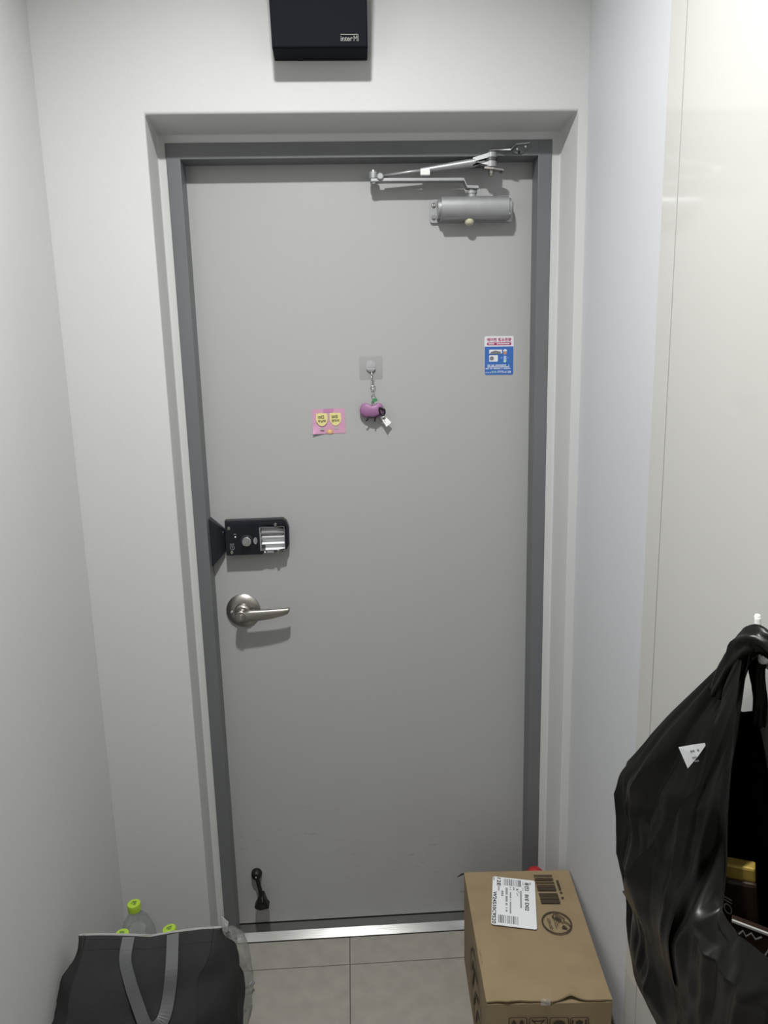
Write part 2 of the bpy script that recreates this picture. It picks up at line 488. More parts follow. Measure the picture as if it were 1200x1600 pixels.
fill_dl = thing('downlight_or_fill', 'wide round ceiling fixture added behind the camera for fill light', 'light', (FILL_LAMP.x, FILL_LAMP.y, CEIL))  # made-up fixture for the added fill lamp, out of view
v, f = lathe((FILL_LAMP.x, FILL_LAMP.y, CEIL), (0, 0, -1), [(0.0, 0.2), (0.02, 0.198), (0.026, 0.19), (0.022, 0.178)], 36)
obj('trim_ring', v, f, M_WHITEPL, fill_dl, smooth=True, auto=True)
v, f = lathe((FILL_LAMP.x, FILL_LAMP.y, CEIL - 0.024), (0, 0, -1), [(0.0, 0.177), (0.003, 0.17)], 36)
obj('diffuser', v, f, M_LAMPGLOW, fill_dl)

# ------------------------------------------------------------------ wall speaker
sp = thing('wall_speaker', 'black boxy wall speaker mounted above the door', 'speaker', (-0.084, YW, 2.267))
sx0, sx1, sz0, sz1 = -0.1835, 0.0165, 2.267, 2.54
dep0, lean = 0.068, 0.26                      # depth at the bottom, and how the front leans out towards the top
def spf(z): return YW - dep0 - lean * (z - sz0)
P = [(sx0, YW, sz0), (sx1, YW, sz0), (sx1, YW, sz1), (sx0, YW, sz1)]
Q = [(sx0 + 0.001, spf(sz0) + 0.006, sz0), (sx1 - 0.001, spf(sz0) + 0.006, sz0), (sx1 - 0.001, spf(sz1) + 0.006, sz1), (sx0 + 0.001, spf(sz1) + 0.006, sz1)]
obj('body', P + Q, [(0, 1, 2, 3), (4, 7, 6, 5), (0, 4, 5, 1), (1, 5, 6, 2), (2, 6, 7, 3), (3, 7, 4, 0)], M_SPEAKER, sp, bevel=0.003)
G0 = [(sx0 + 0.003, spf(sz0) + 0.0055, sz0 + 0.002), (sx1 - 0.003, spf(sz0) + 0.0055, sz0 + 0.002), (sx1 - 0.003, spf(sz1) + 0.0055, sz1 - 0.002), (sx0 + 0.003, spf(sz1) + 0.0055, sz1 - 0.002)]
v, f = prism(G0, Vector((0, -0.0055, 0)))
obj('front_grille', v, f, M_SPEAKER, sp, bevel=0.002)
syf = spf(2.295)
pl = Plane2D((0, spf(sz0) - 0.0008, sz0), (1, 0, 0), (0, -lean, 1))
a = onY(532, 53, syf); b2 = onY(560, 63, syf)
a.z = (a.z - sz0) * math.hypot(1, lean); b2.z = (b2.z - sz0) * math.hypot(1, lean)
lw_, lh_ = b2.x - a.x, a.z - b2.z
lg = pl.text('logo', 'inter', a.x + lw_ * 0.34, b2.z + lh_ * 0.36, lw_ * 0.68, lh_ * 0.72, 0.0002, M_RIM, sp, bold=0.012)
pl.quads('logo_bar', [(a.x, a.z - 0.0014, b2.x, a.z), (b2.x - 0.0012, b2.z, b2.x, a.z)], 0.0002, M_RIM, sp)
pl.text('logo_letter', 'M', a.x + lw_ * 0.84, b2.z + lh_ * 0.40, lw_ * 0.20, lh_ * 0.76, 0.0002, M_RIM, sp)

# ------------------------------------------------------------------ door closer
def Pm(x, y, d):                      # pixel to a point standing d in front of the door face
    return onY(x, y, -d)
dc = thing('door_closer', 'silver hydraulic door closer with folding arm at the top of the door', 'door closer', (0.27, 0, 1.96))
zc, hz = 1.988, 0.0265
prof = []
for k in range(13):
    a_ = math.radians(-90 + 180 * k / 12)
    prof.append((0.189, -0.030 - 0.024 * math.cos(a_) ** 0.7 if math.cos(a_) > 1e-6 else -0.030, zc + hz * math.sin(a_)))
prof = [(0.189, -0.0065, zc - hz)] + prof + [(0.189, -0.0065, zc + hz)]
v, f = prism(prof, Vector((0.163, 0, 0)))
obj('body', v, f, M_SILVER, dc, smooth=True, auto=True)
plp = Plane2D((0, 0, 0), (1, 0, 0), (0, 0, 1))
plp.poly('mounting_plate', roundrect(0.268, zc - 0.001, 0.204, 0.054, 0.006), 0.0, M_SILVER, dc, th=0.0066)
pr2 = [(0.352, y * 0.86, zc + (z - zc) * 0.86) for x, y, z in prof]
v, f = prism(pr2, Vector((0.007, 0, 0))); obj('end_cap', v, f, M_SILVER, dc, smooth=True, auto=True)
pr3 = [(0.182, y * 0.8, zc + (z - zc) * 0.78) for x, y, z in prof]
v, f = prism(pr3, Vector((0.007, 0, 0))); obj('end_cap', v, f, M_SILVER, dc, smooth=True, auto=True)
for zz in (zc - 0.015, zc + 0.013):
    screw((0.1745, -0.0066, zz), (0, -1, 0), 0.0055, M_CHROME, dc)
screw((0.352, -0.044, zc - 0.016), (0.3, -1, 0), 0.004, M_CHROME, dc)
v, f = lathe((0.2585, -0.030, zc - 0.020), (0, 0, -1), [(0, 0.0115), (0.012, 0.0115), (0.017, 0.009), (0.019, 0.004)], 20)
obj('cream_plug', v, f, M_CREAM, dc, smooth=True)
# pinion and main arm
DA = 0.034
pin = Pm(737, 296, 0.032)
v, f = lathe((pin.x, -0.032, 2.0125), (0, 0, 1), [(0, 0.011), (0.006, 0.011), (0.008, 0.013), (0.013, 0.013), (0.013, 0.007), (0.019, 0.007), (0.021, 0.004)], 20)
obj('pinion', v, f, M_SILVER, dc, smooth=True, auto=True)
e1 = Pm(583, 285, DA); e2 = Pm(724, 284, DA); e3 = Pm(729, 296, DA); e4 = Pm(745, 296, DA)
def strip(pts, up, y0, y1):
    V, Fc = [], []
    for p in pts:
        V += [(p[0], y0, p[2]), (p[0], y1, p[2]), (p[0], y1, p[2] + up), (p[0], y0, p[2] + up)]
    for k in range(len(pts) - 1):
        b_ = k * 4
        for i in range(4):
            j = (i + 1) % 4
            Fc.append((b_ + i, b_ + j, b_ + 4 + j, b_ + 4 + i))
    Fc += [(0, 1, 2, 3), tuple(len(V) - 4 + i for i in range(4))]
    return V, Fc
v, f = strip([(e1.x - 0.006, 0, e1.z - 0.001), (e1.x + 0.03, 0, e1.z), (e2.x, 0, e2.z), (e3.x, 0, e3.z + 0.001), (e4.x + 0.003, 0, e4.z)], 0.0065, -0.045, -0.021)
obj('main_arm', v, f, M_SILVER, dc, bevel=0.0008)
# elbow
v, f = lathe((e1.x + 0.001, -DA, e1.z - 0.004), (0, 0, 1), [(0, 0.008), (0.012, 0.008), (0.012, 0.011), (0.026, 0.011), (0.026, 0.006), (0.031, 0.005), (0.031, 0.0)], 18)
obj('elbow_joint', v, f, M_SILVER, dc, smooth=True, auto=True)
el = Pm(594, 276, DA + 0.010)
v, f = lathe((el.x, -DA - 0.004, el.z), (0, -1, 0), [(0, 0.0085), (0.010, 0.0085), (0.012, 0.006), (0.012, 0.0)], 16)
obj('elbow_pin', v, f, M_SILVER, dc, smooth=True, auto=True)
r0 = Pm(598, 275, DA); r1 = Pm(660, 266, DA + 0.004)
v, f = tube([r0, r1 + (r1 - r0) * 0.4], 0.0038, 12); obj('forearm_rod', v, f, M_SILVER, dc, smooth=True)
s0 = Pm(657, 267, DA + 0.004); s1_ = Pm(742, 254, DA + 0.012)
v, f = tube([s0, s0.lerp(s1_, 0.5), s1_], [0.0066, 0.0085, 0.0105], 14); obj('forearm_sleeve', v, f, M_SILVER, dc, smooth=True, auto=True)
cl = Pm(664, 270, DA + 0.006)
box('sleeve_clamp', (cl.x - 0.0115, cl.y - 0.008, cl.z - 0.007), (cl.x + 0.0115, cl.y + 0.006, cl.z + 0.007), M_WHITEPL, dc, bevel=0.0025)
kn = Pm(767, 250, DA + 0.016)
# knuckle: two round eyes around a dark washer, tied to the sleeve by a tapering cheek each
def eye(z0, z1, nm):
    v1, f1 = lathe((kn.x, kn.y, z0), (0, 0, 1), [(0, 0.0135), (0.0008, 0.0145), (z1 - z0 - 0.0008, 0.0145), (z1 - z0, 0.0135)], 24)
    zm = (z0 + z1) / 2
    cheek = [(s1_.x - 0.006, s1_.y - 0.008, s1_.z), (kn.x, kn.y - 0.0142, z0 + 0.001), (kn.x, kn.y - 0.0142, z1 - 0.001), (s1_.x - 0.006, s1_.y - 0.008, s1_.z + (0.009 if zm > kn.z else -0.009))]
    v2, f2 = prism(cheek, Vector((0, 0.022, 0)))
    v, f = merge((v1, f1), (v2, f2))
    obj(nm, v, f, M_SILVER, dc, smooth=True, auto=True)
eye(kn.z + 0.0035, kn.z + 0.0155, 'knuckle'); eye(kn.z - 0.0175, kn.z - 0.0035, 'knuckle')
v, f = lathe((kn.x, kn.y, kn.z - 0.0036), (0, 0, 1), [(0, 0.0155), (0.0072, 0.0155)], 20); obj('knuckle_washer', v, f, M_DARKMETAL, dc, smooth=True, auto=True)
v, f = lathe((kn.x, kn.y, kn.z - 0.036), (0, 0, 1), [(0, 0.0045), (0.006, 0.0065), (0.012, 0.0065), (0.012, 0.0085), (0.0185, 0.0085)], 6); obj('pivot_nut', v, f, M_NICKEL, dc)
k0 = Pm(752, 268, DA + 0.016)
lever = [(kn.x - 0.017, kn.y - 0.009), (kn.x + 0.004, kn.y - 0.012), (kn.x + 0.030, kn.y - 0.007), (kn.x + 0.033, kn.y + 0.002), (kn.x + 0.026, kn.y + 0.009), (kn.x - 0.006, kn.y + 0.012), (kn.x - 0.018, kn.y + 0.006)]
v, f = prism([(x, y, kn.z - 0.0225 - 0.12 * (x - kn.x) - 0.0) for x, y in lever], Vector((0, 0, 0.004))); obj('pivot_plate', v, f, M_NICKEL, dc)
v, f = lathe((kn.x + 0.024, kn.y + 0.0, kn.z - 0.0295), (0, 0, 1), [(0, 0.003), (0.009, 0.003)], 10); obj('pivot_rivet', v, f, M_DARKMETAL, dc)
# bracket to the frame head
b0 = kn + Vector((-0.006, 0, 0.017)); b1_ = Pm(797, 236, -YF + 0.010); b3 = Pm(806, 227, -YF + 0.005); b4 = Pm(827, 225, -YF + 0.005)
V = []; Fc = []
for p, w_ in ((b0, 0.010), (kn + Vector((0.008, 0, 0.018)), 0.010), (b1_, 0.008), (b3, 0.0045), (b4, 0.0045)):
    V += [(p.x, p.y - w_, p.z), (p.x, p.y + w_, p.z), (p.x, p.y + w_, p.z + 0.0028), (p.x, p.y - w_, p.z + 0.0028)]
for k in range(4):
    for i in range(4):
        j = (i + 1) % 4; Fc.append((k * 4 + i, k * 4 + j, k * 4 + 4 + j, k * 4 + 4 + i))
Fc += [(0, 1, 2, 3), (16, 17, 18, 19)]
obj('bracket_arm', V, Fc, M_SILVER, dc)
V, Fc = prism([onY(x, y, YF) for x, y in ((799, 238), (807, 227), (828, 225), (828, 229), (815, 240), (806, 241))], Vector((0, -0.0035, 0)))
foot = obj('bracket_foot', V, Fc, M_FRAME, dc)
for x, y in ((821, 229), (808, 233), (811, 238)):
    p = onY(x, y, YF - 0.0035); screw(p, (0, -1, 0), 0.0028, M_CHROME if y < 236 else M_IRON, dc)
v, f = lathe((b0.x + 0.006, b0.y, b0.z + 0.002), (0, 0, 1), [(0, 0.007), (0.003, 0.0065), (0.004, 0.003)], 14); obj('pivot_cap', v, f, M_SILVER, dc, smooth=True)

# ------------------------------------------------------------------ digital lock
lk = thing('digital_lock', 'black digital door lock with its battery cover off, above the lever handle', 'door lock', (-0.30, 0, 1.14))
D = 0.033
L0 = Plane2D((-0.2985, -0.0, 1.1895), Vector((1, 0, 0.004)), (0, 0, 1))
Wk, Hk = 0.164, 0.093
out = [(-Wk / 2, -Hk / 2), (0.012, -Hk / 2), (0.02, -Hk / 2 + 0.006), (Wk / 2 - 0.016, -Hk / 2 + 0.006), (Wk / 2 - 0.006, -Hk / 2 + 0.011), (Wk / 2, -Hk / 2 + 0.024), (Wk / 2 + 0.001, Hk / 2 - 0.024), (Wk / 2 - 0.005, Hk / 2 - 0.007), (Wk / 2 - 0.014, Hk / 2), (-Wk / 2, Hk / 2)]
# body = back tray; face plate inset towards the top and right; a battery well cut as its own dark liner
v, f = prism([L0.p(x, y, 0) for x, y in out], L0.n * 0.0235)
obj('case', v, f, M_BLACK, lk, bevel=0.002)
wx0, wx1, wy0, wy1 = 0.0095, 0.0715, -0.0345, 0.0265
def face_plate():
    o2 = [(-Wk / 2 + 0.003, -Hk / 2 + 0.002), (0.011, -Hk / 2 + 0.002), (0.019, -Hk / 2 + 0.008), (Wk / 2 - 0.017, -Hk / 2 + 0.008), (Wk / 2 - 0.007, -Hk / 2 + 0.016), (Wk / 2 - 0.006, Hk / 2 - 0.026), (Wk / 2 - 0.012, Hk / 2 - 0.014), (-Wk / 2 + 0.003, Hk / 2 - 0.012)]
    # left slab, and bars around the well
    lft = [o2[0], (wx0, o2[0][1]), (wx0, o2[7][1]), o2[7]]
    bot = [(wx0, o2[0][1]), o2[1], o2[2], o2[3], o2[4], (o2[4][0], wy0), (wx0, wy0)]
    top = [(wx0, wy1), (o2[5][0], wy1), o2[5], o2[6], (wx0, o2[7][1])]
    rgt = [(wx1, wy0), (o2[4][0], wy0), (o2[5][0], wy1), (wx1, wy1)]
    return merge(*[prism([L0.p(x, y, 0.023) for x, y in q], L0.n * (D - 0.023)) for q in (lft, bot, top, rgt)])
v, f = face_plate()
obj('face_plate', v, f, M_BLACK_GLOSS, lk)
well = L0.quads('battery_bay', [(wx0, wy0, wx1, wy1)], 0.0240, M_GREYINK, lk)
bayw = (wy1 - wy0) / 4
for k in range(4):
    ya = wy0 + bayw * k
    # each battery cradle: a shallow trough
    pts = []
    for i in range(9):
        t_ = i / 8
        pts.append((ya + bayw * (0.04 + 0.92 * t_), 0.0242 + 0.0070 * (2 * t_ - 1) ** 2))
    V, Fc = [], []
    for (yy, dd) in pts:
        V += [L0.p(wx0 + 0.003 + (0.008 if k == 0 else 0), yy, dd), L0.p(wx1 - 0.001, yy, dd)]
    for i in range(8): Fc.append((2 * i, 2 * i + 1, 2 * i + 3, 2 * i + 2))
    obj('battery_cradle', V, Fc, M_PAPER if k < 2 else M_SILVER, lk, smooth=True)
for yy in (wy0 + bayw, wy0 + 2 * bayw, wy0 + 3 * bayw):
    v, f = prism([L0.p(wx0 + 0.002, yy - 0.0009, 0.0243), L0.p(wx1, yy - 0.0009, 0.0243), L0.p(wx1, yy + 0.0009, 0.0243), L0.p(wx0 + 0.002, yy + 0.0009, 0.0243)], L0.n * 0.0070)
    obj('cradle_divider', v, f, M_GREYINK, lk)
frm = [(wx0 - 0.0012, wy0 - 0.0012, wx1 + 0.0012, wy0), (wx0 - 0.0012, wy1, wx1 + 0.0012, wy1 + 0.0012), (wx0 - 0.0016, wy0, wx0 + 0.001, wy1), (wx1, wy0, wx1 + 0.0012, wy1)]
L0.quads('bay_edge', frm, D + 0.0003, M_GREYINK, lk)
tc_ = L0.p(-0.0255, -0.0075, D)
v, f = lathe(tc_, (0, -1, 0), [(0, 0.0165), (0.0015, 0.0165), (0.0022, 0.015)], 28); obj('turn_ring', v, f, M_BLACK, lk, smooth=True, auto=True)
v, f = lathe(tc_, (0, -1, 0), [(0.001, 0.0125), (0.010, 0.0118), (0.0112, 0.0105)], 28); kb = obj('thumb_turn', v, f, M_CHROME, lk, smooth=True, auto=True)
ang = math.radians(45); du = Vector((math.cos(ang), 0, math.sin(ang))); dv = Vector((-math.sin(ang), 0, math.cos(ang)))
top_ = tc_ + Vector((0, -0.0108, 0))
v, f = prism([top_ - du * 0.0105 - dv * 0.0028, top_ + du * 0.0105 - dv * 0.0028, top_ + du * 0.0105 + dv * 0.0028, top_ - du * 0.0105 + dv * 0.0028], Vector((0, -0.006, 0)))
obj('grip', v, f, M_CHROME, kb, bevel=0.001)
pb = L0.p(-0.0035, -0.0075, D)
L0.poly('release_button', circle2(-0.0035, -0.0075, 0.0052, 20, 0.0088), D, M_SILVER, lk, th=0.0028)
L0.poly('release_button_slot', circle2(-0.0015, -0.0075, 0.0028, 14, 0.007), D + 0.003, M_GREYP, lk)
for x, y in ((-0.0705, 0.0275), (-0.0665, -0.0365), (0.05, 0.0335), (0.0535, -0.0385)):
    screw(L0.p(x, y, D), (0, -1, 0), 0.0042, M_NICKEL, lk)
L0.poly('indicator_lamp', circle2(-0.0545, 0.0045, 0.002, 14), D, M_WHITEPL, lk, th=0.0015)
L0.stroke('printed_mark', [[(-0.0585, 0.0105), (-0.0575, 0.012), (-0.0535, 0.012), (-0.0525, 0.0105)]], 0.0014, D + 0.0003, M_GREYINK, lk)
L0.text('printed_word', '등록', -0.0645, -0.0155, 0.011, 0.006, D + 0.0003, M_GREYINK, lk)
L0.stroke('register_button', [circle2(-0.0642, -0.0245, 0.0052, 20) + [(-0.0590, -0.0245)]], 0.0012, D + 0.0003, M_GREYINK, lk)
screw(L0.p(-0.0642, -0.0245, D - 0.001), (0, -1, 0), 0.0022, M_NICKEL, lk, 'button_center')
L0.poly('indicator_lamp', circle2(0.0195, -0.0385, 0.0022, 14), D, M_WHITEPL, lk, th=0.0012)
L0.quads('spec_label', [(0.0245, -0.0415, 0.0425, -0.0352)], D + 0.0003, M_GREYINK, lk)
# strike box by the frame
st = thing('lock_strike', 'black angular strike piece beside the frame, left of the digital lock', 'door lock', (-0.405, 0, 1.11))
S = [Vector((-0.4185, 0, 1.243)), Vector((-0.3845, 0, 1.212)), Vector((-0.3845, 0, 1.150)), Vector((-0.4185, 0, 1.114))]
T = [Vector((-0.4185, -0.030, 1.243)), Vector((-0.3845, -0.012, 1.212)), Vector((-0.3845, -0.012, 1.150)), Vector((-0.4185, -0.030, 1.114))]
obj('housing', S + T, [(0, 1, 2, 3), (4, 7, 6, 5), (0, 4, 5, 1), (1, 5, 6, 2), (2, 6, 7, 3), (3, 7, 4, 0)], M_BLACK, st, bevel=0.0015)
screw(Vector((-0.3875, -0.0135, 1.203)), (0.3, -1, 0), 0.0022, M_NICKEL, st)

# ------------------------------------------------------------------ lever handle
hd = thing('lever_handle', 'satin nickel lever handle with round rose below the digital lock', 'door handle', (-0.349, 0, 0.984))
hc = Vector((-0.3495, 0, 0.984))
v, f = lathe(hc, (0, -1, 0), [(0, 0.0455), (0.004, 0.0455), (0.0075, 0.042), (0.012, 0.033), (0.0135, 0.026), (0.014, 0.023), (0.020, 0.021), (0.022, 0.0165), (0.023, 0.0155)], 40)
obj('rose', v, f, M_NICKEL, hd, smooth=True, auto=True)
for sx_ in (-0.030, 0.030):
    screw(hc + Vector((sx_, -0.0118, 0)), (0, -1, 0), 0.0042, M_CHROME, hd)
v, f = lathe(hc, (0, -1, 0), [(0.014, 0.0145), (0.032, 0.0135), (0.038, 0.0150), (0.054, 0.0140), (0.0555, 0.0125)], 28)
obj('spindle', v, f, M_NICKEL, hd, smooth=True, auto=True)
pts = [(-0.3495, 0.0160), (-0.325, 0.0158), (-0.30, 0.0152), (-0.27, 0.0134), (-0.245, 0.0110), (-0.228, 0.0085), (-0.2225, 0.0050)]
V, Fc = [], []
zt_ = 0.984 + 0.0135
nseg = 12
for k, (x, h_) in enumerate(pts):
    yc = -0.047 + 0.004 * (k / 6) ** 2
    cz_ = zt_ - h_ + 0.003 * k / 6
    for i in range(nseg):
        a_ = 2 * math.pi * i / nseg
        V.append((x, yc + 0.0075 * math.cos(a_), cz_ + h_ * (1 if abs(math.sin(a_)) < 0.01 else abs(math.sin(a_)) ** 0.6 / max(abs(math.sin(a_)), 1e-6)) * math.sin(a_)))
for k in range(len(pts) - 1):
    for i in range(nseg):
        j = (i + 1) % nseg
        Fc.append((k * nseg + i, k * nseg + j, (k + 1) * nseg + j, (k + 1) * nseg + i))
Fc += [tuple(range(nseg)), tuple((len(pts) - 1) * nseg + i for i in range(nseg))]
obj('lever', V, Fc, M_NICKEL, hd, smooth=True)
v, f = lathe(hc + Vector((0.002, -0.0555, -0.001)), (0, -1, 0), [(0, 0.0085), (0.0025, 0.0080), (0.003, 0.006)], 24)
pbn = obj('push_button', v, f, M_NICKEL, hd, smooth=True, auto=True)
box('button_bar', (hc.x + 0.0005, -0.0615, hc.z - 0.0065), (hc.x + 0.0035, -0.0580, hc.z + 0.0045), M_CHROME, pbn, bevel=0.0006)

# ------------------------------------------------------------------ sticker, note
sk = thing('ad_sticker', 'small blue and white air conditioner cleaning sticker near the right edge of the door', 'sticker', onY(779, 585, 0))
s_tl, s_br = onY(757, 525.5, 0), onY(802, 585, 0)
cw, ch = s_br.x - s_tl.x, s_tl.z - s_br.z
sp_ = Plane2D((s_tl.x, 0, s_br.z), (1, 0, -0.012), (0, 0, 1))
sp_.poly('backing', roundrect(cw / 2, ch / 2, cw, ch, 0.004), 0.0, M_PRINTW, sk, th=0.0006)
bl = [(x, y) for x, y in roundrect(cw / 2, ch / 2, cw - 0.001, ch - 0.001, 0.004) if y < ch * 0.5] + [(0.0005, ch * 0.735), (cw - 0.0005, ch * 0.735)]
bl = [(0.0005, ch * 0.735)] + [p for p in roundrect(cw / 2, ch / 2, cw - 0.001, ch - 0.001, 0.004) if p[1] < ch * 0.5] + [(cw - 0.0005, ch * 0.735)]
sp_.poly('blue_panel', bl, 0.0009, M_BLUE, sk)
sp_.text('headline', '에어컨 청소전문', cw * 0.5, ch * 0.912, cw * 0.84, ch * 0.095, 0.0011, M_MAGENTA, sk, bold=0.03)
sp_.poly('headline_pill', roundrect(cw * 0.5, ch * 0.805, cw * 0.84, ch * 0.07, ch * 0.034), 0.0009, M_MAGENTA, sk)
random.seed(3)
def dashes(x0, x1, y, h, n):
    r_ = []; x = x0; step = (x1 - x0) / n
    for k in range(n):
        if random.random() > 0.14: r_.append((x, y - h / 2, x + step * 0.8, y + h / 2))
        x += step
    return r_
sp_.quads('pill_text', dashes(cw * 0.14, cw * 0.86, ch * 0.805, ch * 0.032, 18), 0.0011, M_PRINTW, sk)
# wall unit, outdoor unit
sp_.quads('wall_unit_picture', [(cw * 0.16, ch * 0.555, cw * 0.60, ch * 0.655)], 0.0011, M_PRINTW, sk)
sp_.poly('wall_unit_louvre', [(cw * 0.19, ch * 0.545), (cw * 0.56, ch * 0.545), (cw * 0.56, ch * 0.60), (cw * 0.38, ch * 0.635), (cw * 0.22, ch * 0.60)], 0.0013, M_GREYP, sk)
sp_.poly('outdoor_unit_picture', roundrect(cw * 0.31, ch * 0.43, cw * 0.30, ch * 0.165, 0.002), 0.0011, M_PRINTW, sk)
sp_.poly('outdoor_unit_fan', circle2(cw * 0.25, ch * 0.43, cw * 0.07, 18), 0.0013, M_GREYP, sk)
# generic worker figure
sp_.poly('worker_overalls', roundrect(cw * 0.705, ch * 0.42, cw * 0.10, ch * 0.15, 0.002), 0.0011, M_LILAC, sk)
sp_.poly('worker_legs', roundrect(cw * 0.70, ch * 0.36, cw * 0.08, ch * 0.07, 0.001), 0.0012, M_GREENP, sk)
sp_.poly('worker_face', circle2(cw * 0.705, ch * 0.575, cw * 0.062, 16), 0.0011, M_SKIN, sk)
sp_.poly('worker_cap', [(cw * 0.63, ch * 0.61), (cw * 0.65, ch * 0.65), (cw * 0.705, ch * 0.67), (cw * 0.76, ch * 0.65), (cw * 0.775, ch * 0.61)], 0.0013, M_PRINTW, sk)
sp_.stroke('worker_tool', [[(cw * 0.55, ch * 0.43), (cw * 0.61, ch * 0.46)], [(cw * 0.79, ch * 0.445), (cw * 0.83, ch * 0.445)]], 0.0012, 0.0011, M_LILAC, sk)
rows = []
for yy, xa, xb in ((0.255, 0.10, 0.86), (0.212, 0.10, 0.86), (0.168, 0.04, 0.90)):
    rows += dashes(cw * xa, cw * xb, ch * yy, ch * 0.026, 22)
sp_.quads('small_print', rows, 0.0011, M_PRINTW, sk)
sp_.quads('small_print', dashes(cw * 0.04, cw * 0.22, ch * 0.066, ch * 0.026, 5), 0.0011, M_PRINTW, sk)
sp_.text('phone_number', '010', cw * 0.325, ch * 0.08, cw * 0.165, ch * 0.056, 0.0011, M_GREENP, sk, bold=0.02)
sp_.text('phone_number', '-7773-6128', cw * 0.665, ch * 0.08, cw * 0.49, ch * 0.056, 0.0011, M_PRINTW, sk, bold=0.02)

nt_ = thing('memo_card', 'pink memo card with two yellow handwritten notes stuck on the door', 'note', onY(513, 678, 0))
n_tl, n_br = onY(487.5, 640, 0), onY(540, 677, 0)
nw, nh = n_br.x - n_tl.x, n_tl.z - n_br.z
np_ = Plane2D((n_tl.x, 0, n_br.z), (1, 0, 0.012), (0, 0, 1))
# card body: the lower left corner curls away from the door a little
V, Fc = [], []
NX, NY = 14, 10
for j in range(NY + 1):
    for i in range(NX + 1):
        x = nw * i / NX; y = nh * j / NY
        c_ = max(0, 1 - math.hypot(x / (nw * 0.55), y / (nh * 0.45)))
        V.append(np_.p(x, y, 0.0008 + 0.006 * c_ * c_))
for j in range(NY):
    for i in range(NX):
        a_ = j * (NX + 1) + i; Fc.append((a_, a_ + 1, a_ + NX + 2, a_ + NX + 1))
co = obj('card', V, Fc, M_PINK, nt_)
md = co.modifiers.new('thickness', 'SOLIDIFY'); md.thickness = 0.0006; md.offset = -1
np_.quads('tape', [(nw * 0.34, nh * 0.86, nw * 0.66, nh * 1.01)], 0.0013, M_PINKDK, nt_)
def petal(cx):
    return [(cx - 0.165 * nw, 0.80 * nh), (cx - 0.16 * nw, 0.84 * nh), (cx - 0.08 * nw, 0.83 * nh), (cx - 0.03 * nw, 0.86 * nh), (cx + 0.03 * nw, 0.83 * nh), (cx + 0.15 * nw, 0.84 * nh), (cx + 0.175 * nw, 0.78 * nh),
            (cx + 0.18 * nw, 0.58 * nh), (cx + 0.16 * nw, 0.45 * nh), (cx + 0.08 * nw, 0.34 * nh), (cx, 0.31 * nh), (cx - 0.08 * nw, 0.35 * nh), (cx - 0.155 * nw, 0.48 * nh), (cx - 0.175 * nw, 0.6 * nh)]
DN = 0.0052
for k, (cx, l1, l2) in enumerate(((0.285, '15日', '우남매'), (0.70, '20日', '관리비'))):
    # note petals follow the card closely
    q = np_.poly('yellow_note', petal(cx * nw), 0.0030 if k == 0 else 0.0016, M_YELLOW, nt_, th=0.0004)
    d_ = 0.0038 if k == 0 else 0.0024
    np_.text('handwriting', l1, (cx - 0.02) * nw, 0.68 * nh, 0.185 * nw, 0.125 * nh, d_, M_INK, q, bold=0.025)
    np_.text('handwriting', l2, cx * nw, 0.52 * nh, 0.235 * nw, 0.115 * nh, d_, M_INK, q, bold=0.02)
np_.poly('orange_blob', circle2(nw * 0.52, nh * 0.09, nw * 0.105, 18, nh * 0.10), 0.0022, M_ORANGE, nt_)
np_.poly('cream_blob', circle2(nw * 0.515, nh * 0.105, nw * 0.04, 14, nh * 0.05), 0.0024, M_YELLOW, nt_)
np_.poly('sage_patch', roundrect(nw * 0.29, nh * 0.20, nw * 0.12, nh * 0.09, 0.001), 0.0048, M_SAGE, nt_)
np_.poly('sage_patch', circle2(nw * 0.73, nh * 0.22, nw * 0.055, 14, nh * 0.065), 0.0016, M_SAGE, nt_)

# ------------------------------------------------------------------ adhesive hook and charm
hk = thing('adhesive_hook', 'clear square adhesive hook on the middle of the door', 'hook', onY(579, 594, 0))
h0, h1 = onY(560.5, 554.5, 0), onY(598.5, 593.5, 0)
hx, hz_ = (h0.x + h1.x) / 2, (h0.z + h1.z) / 2
hp = Plane2D((hx, 0, hz_), (1, 0, 0), (0, 0, 1))
hw = h1.x - h0.x
hp.poly('sticker', roundrect(0, 0, hw, hw, 0.004), 0.0006, M_STICKER, hk)
hc2 = onY(579.5, 571.5, -0.003)
v, f = lathe((hc2.x, -0.0008, hc2.z), (0, -1, 0), [(0, 0.0135), (0.002, 0.0130), (0.0028, 0.0105)], 26); obj('hook_base', v, f, M_STICKER, hk, smooth=True, auto=True)
hb = hc2.z - 0.0085
cup = []
for k in range(9):
    a_ = math.radians(200 + 140 * k / 8); cup.append((hc2.x + 0.0125 * math.cos(a_), -0.0028, hc2.z - 0.003 + 0.0125 * math.sin(a_)))
v, f = prism(cup, Vector((0, -0.0028, 0))); obj('hook_cup', v, f, M_SILVER, hk, bevel=0.0006)
v, f = tube(catmull([(hc2.x + 0.001, -0.0035, hc2.z - 0.010), (hc2.x + 0.0015, -0.006, hc2.z - 0.020), (hc2.x + 0.002, -0.012, hc2.z - 0.0275), (hc2.x + 0.002, -0.018, hc2.z - 0.026), (hc2.x + 0.002, -0.019, hc2.z - 0.021)], 6), 0.0016, 10)
obj('hook_prong', v, f, M_NICKEL, hk, smooth=True)

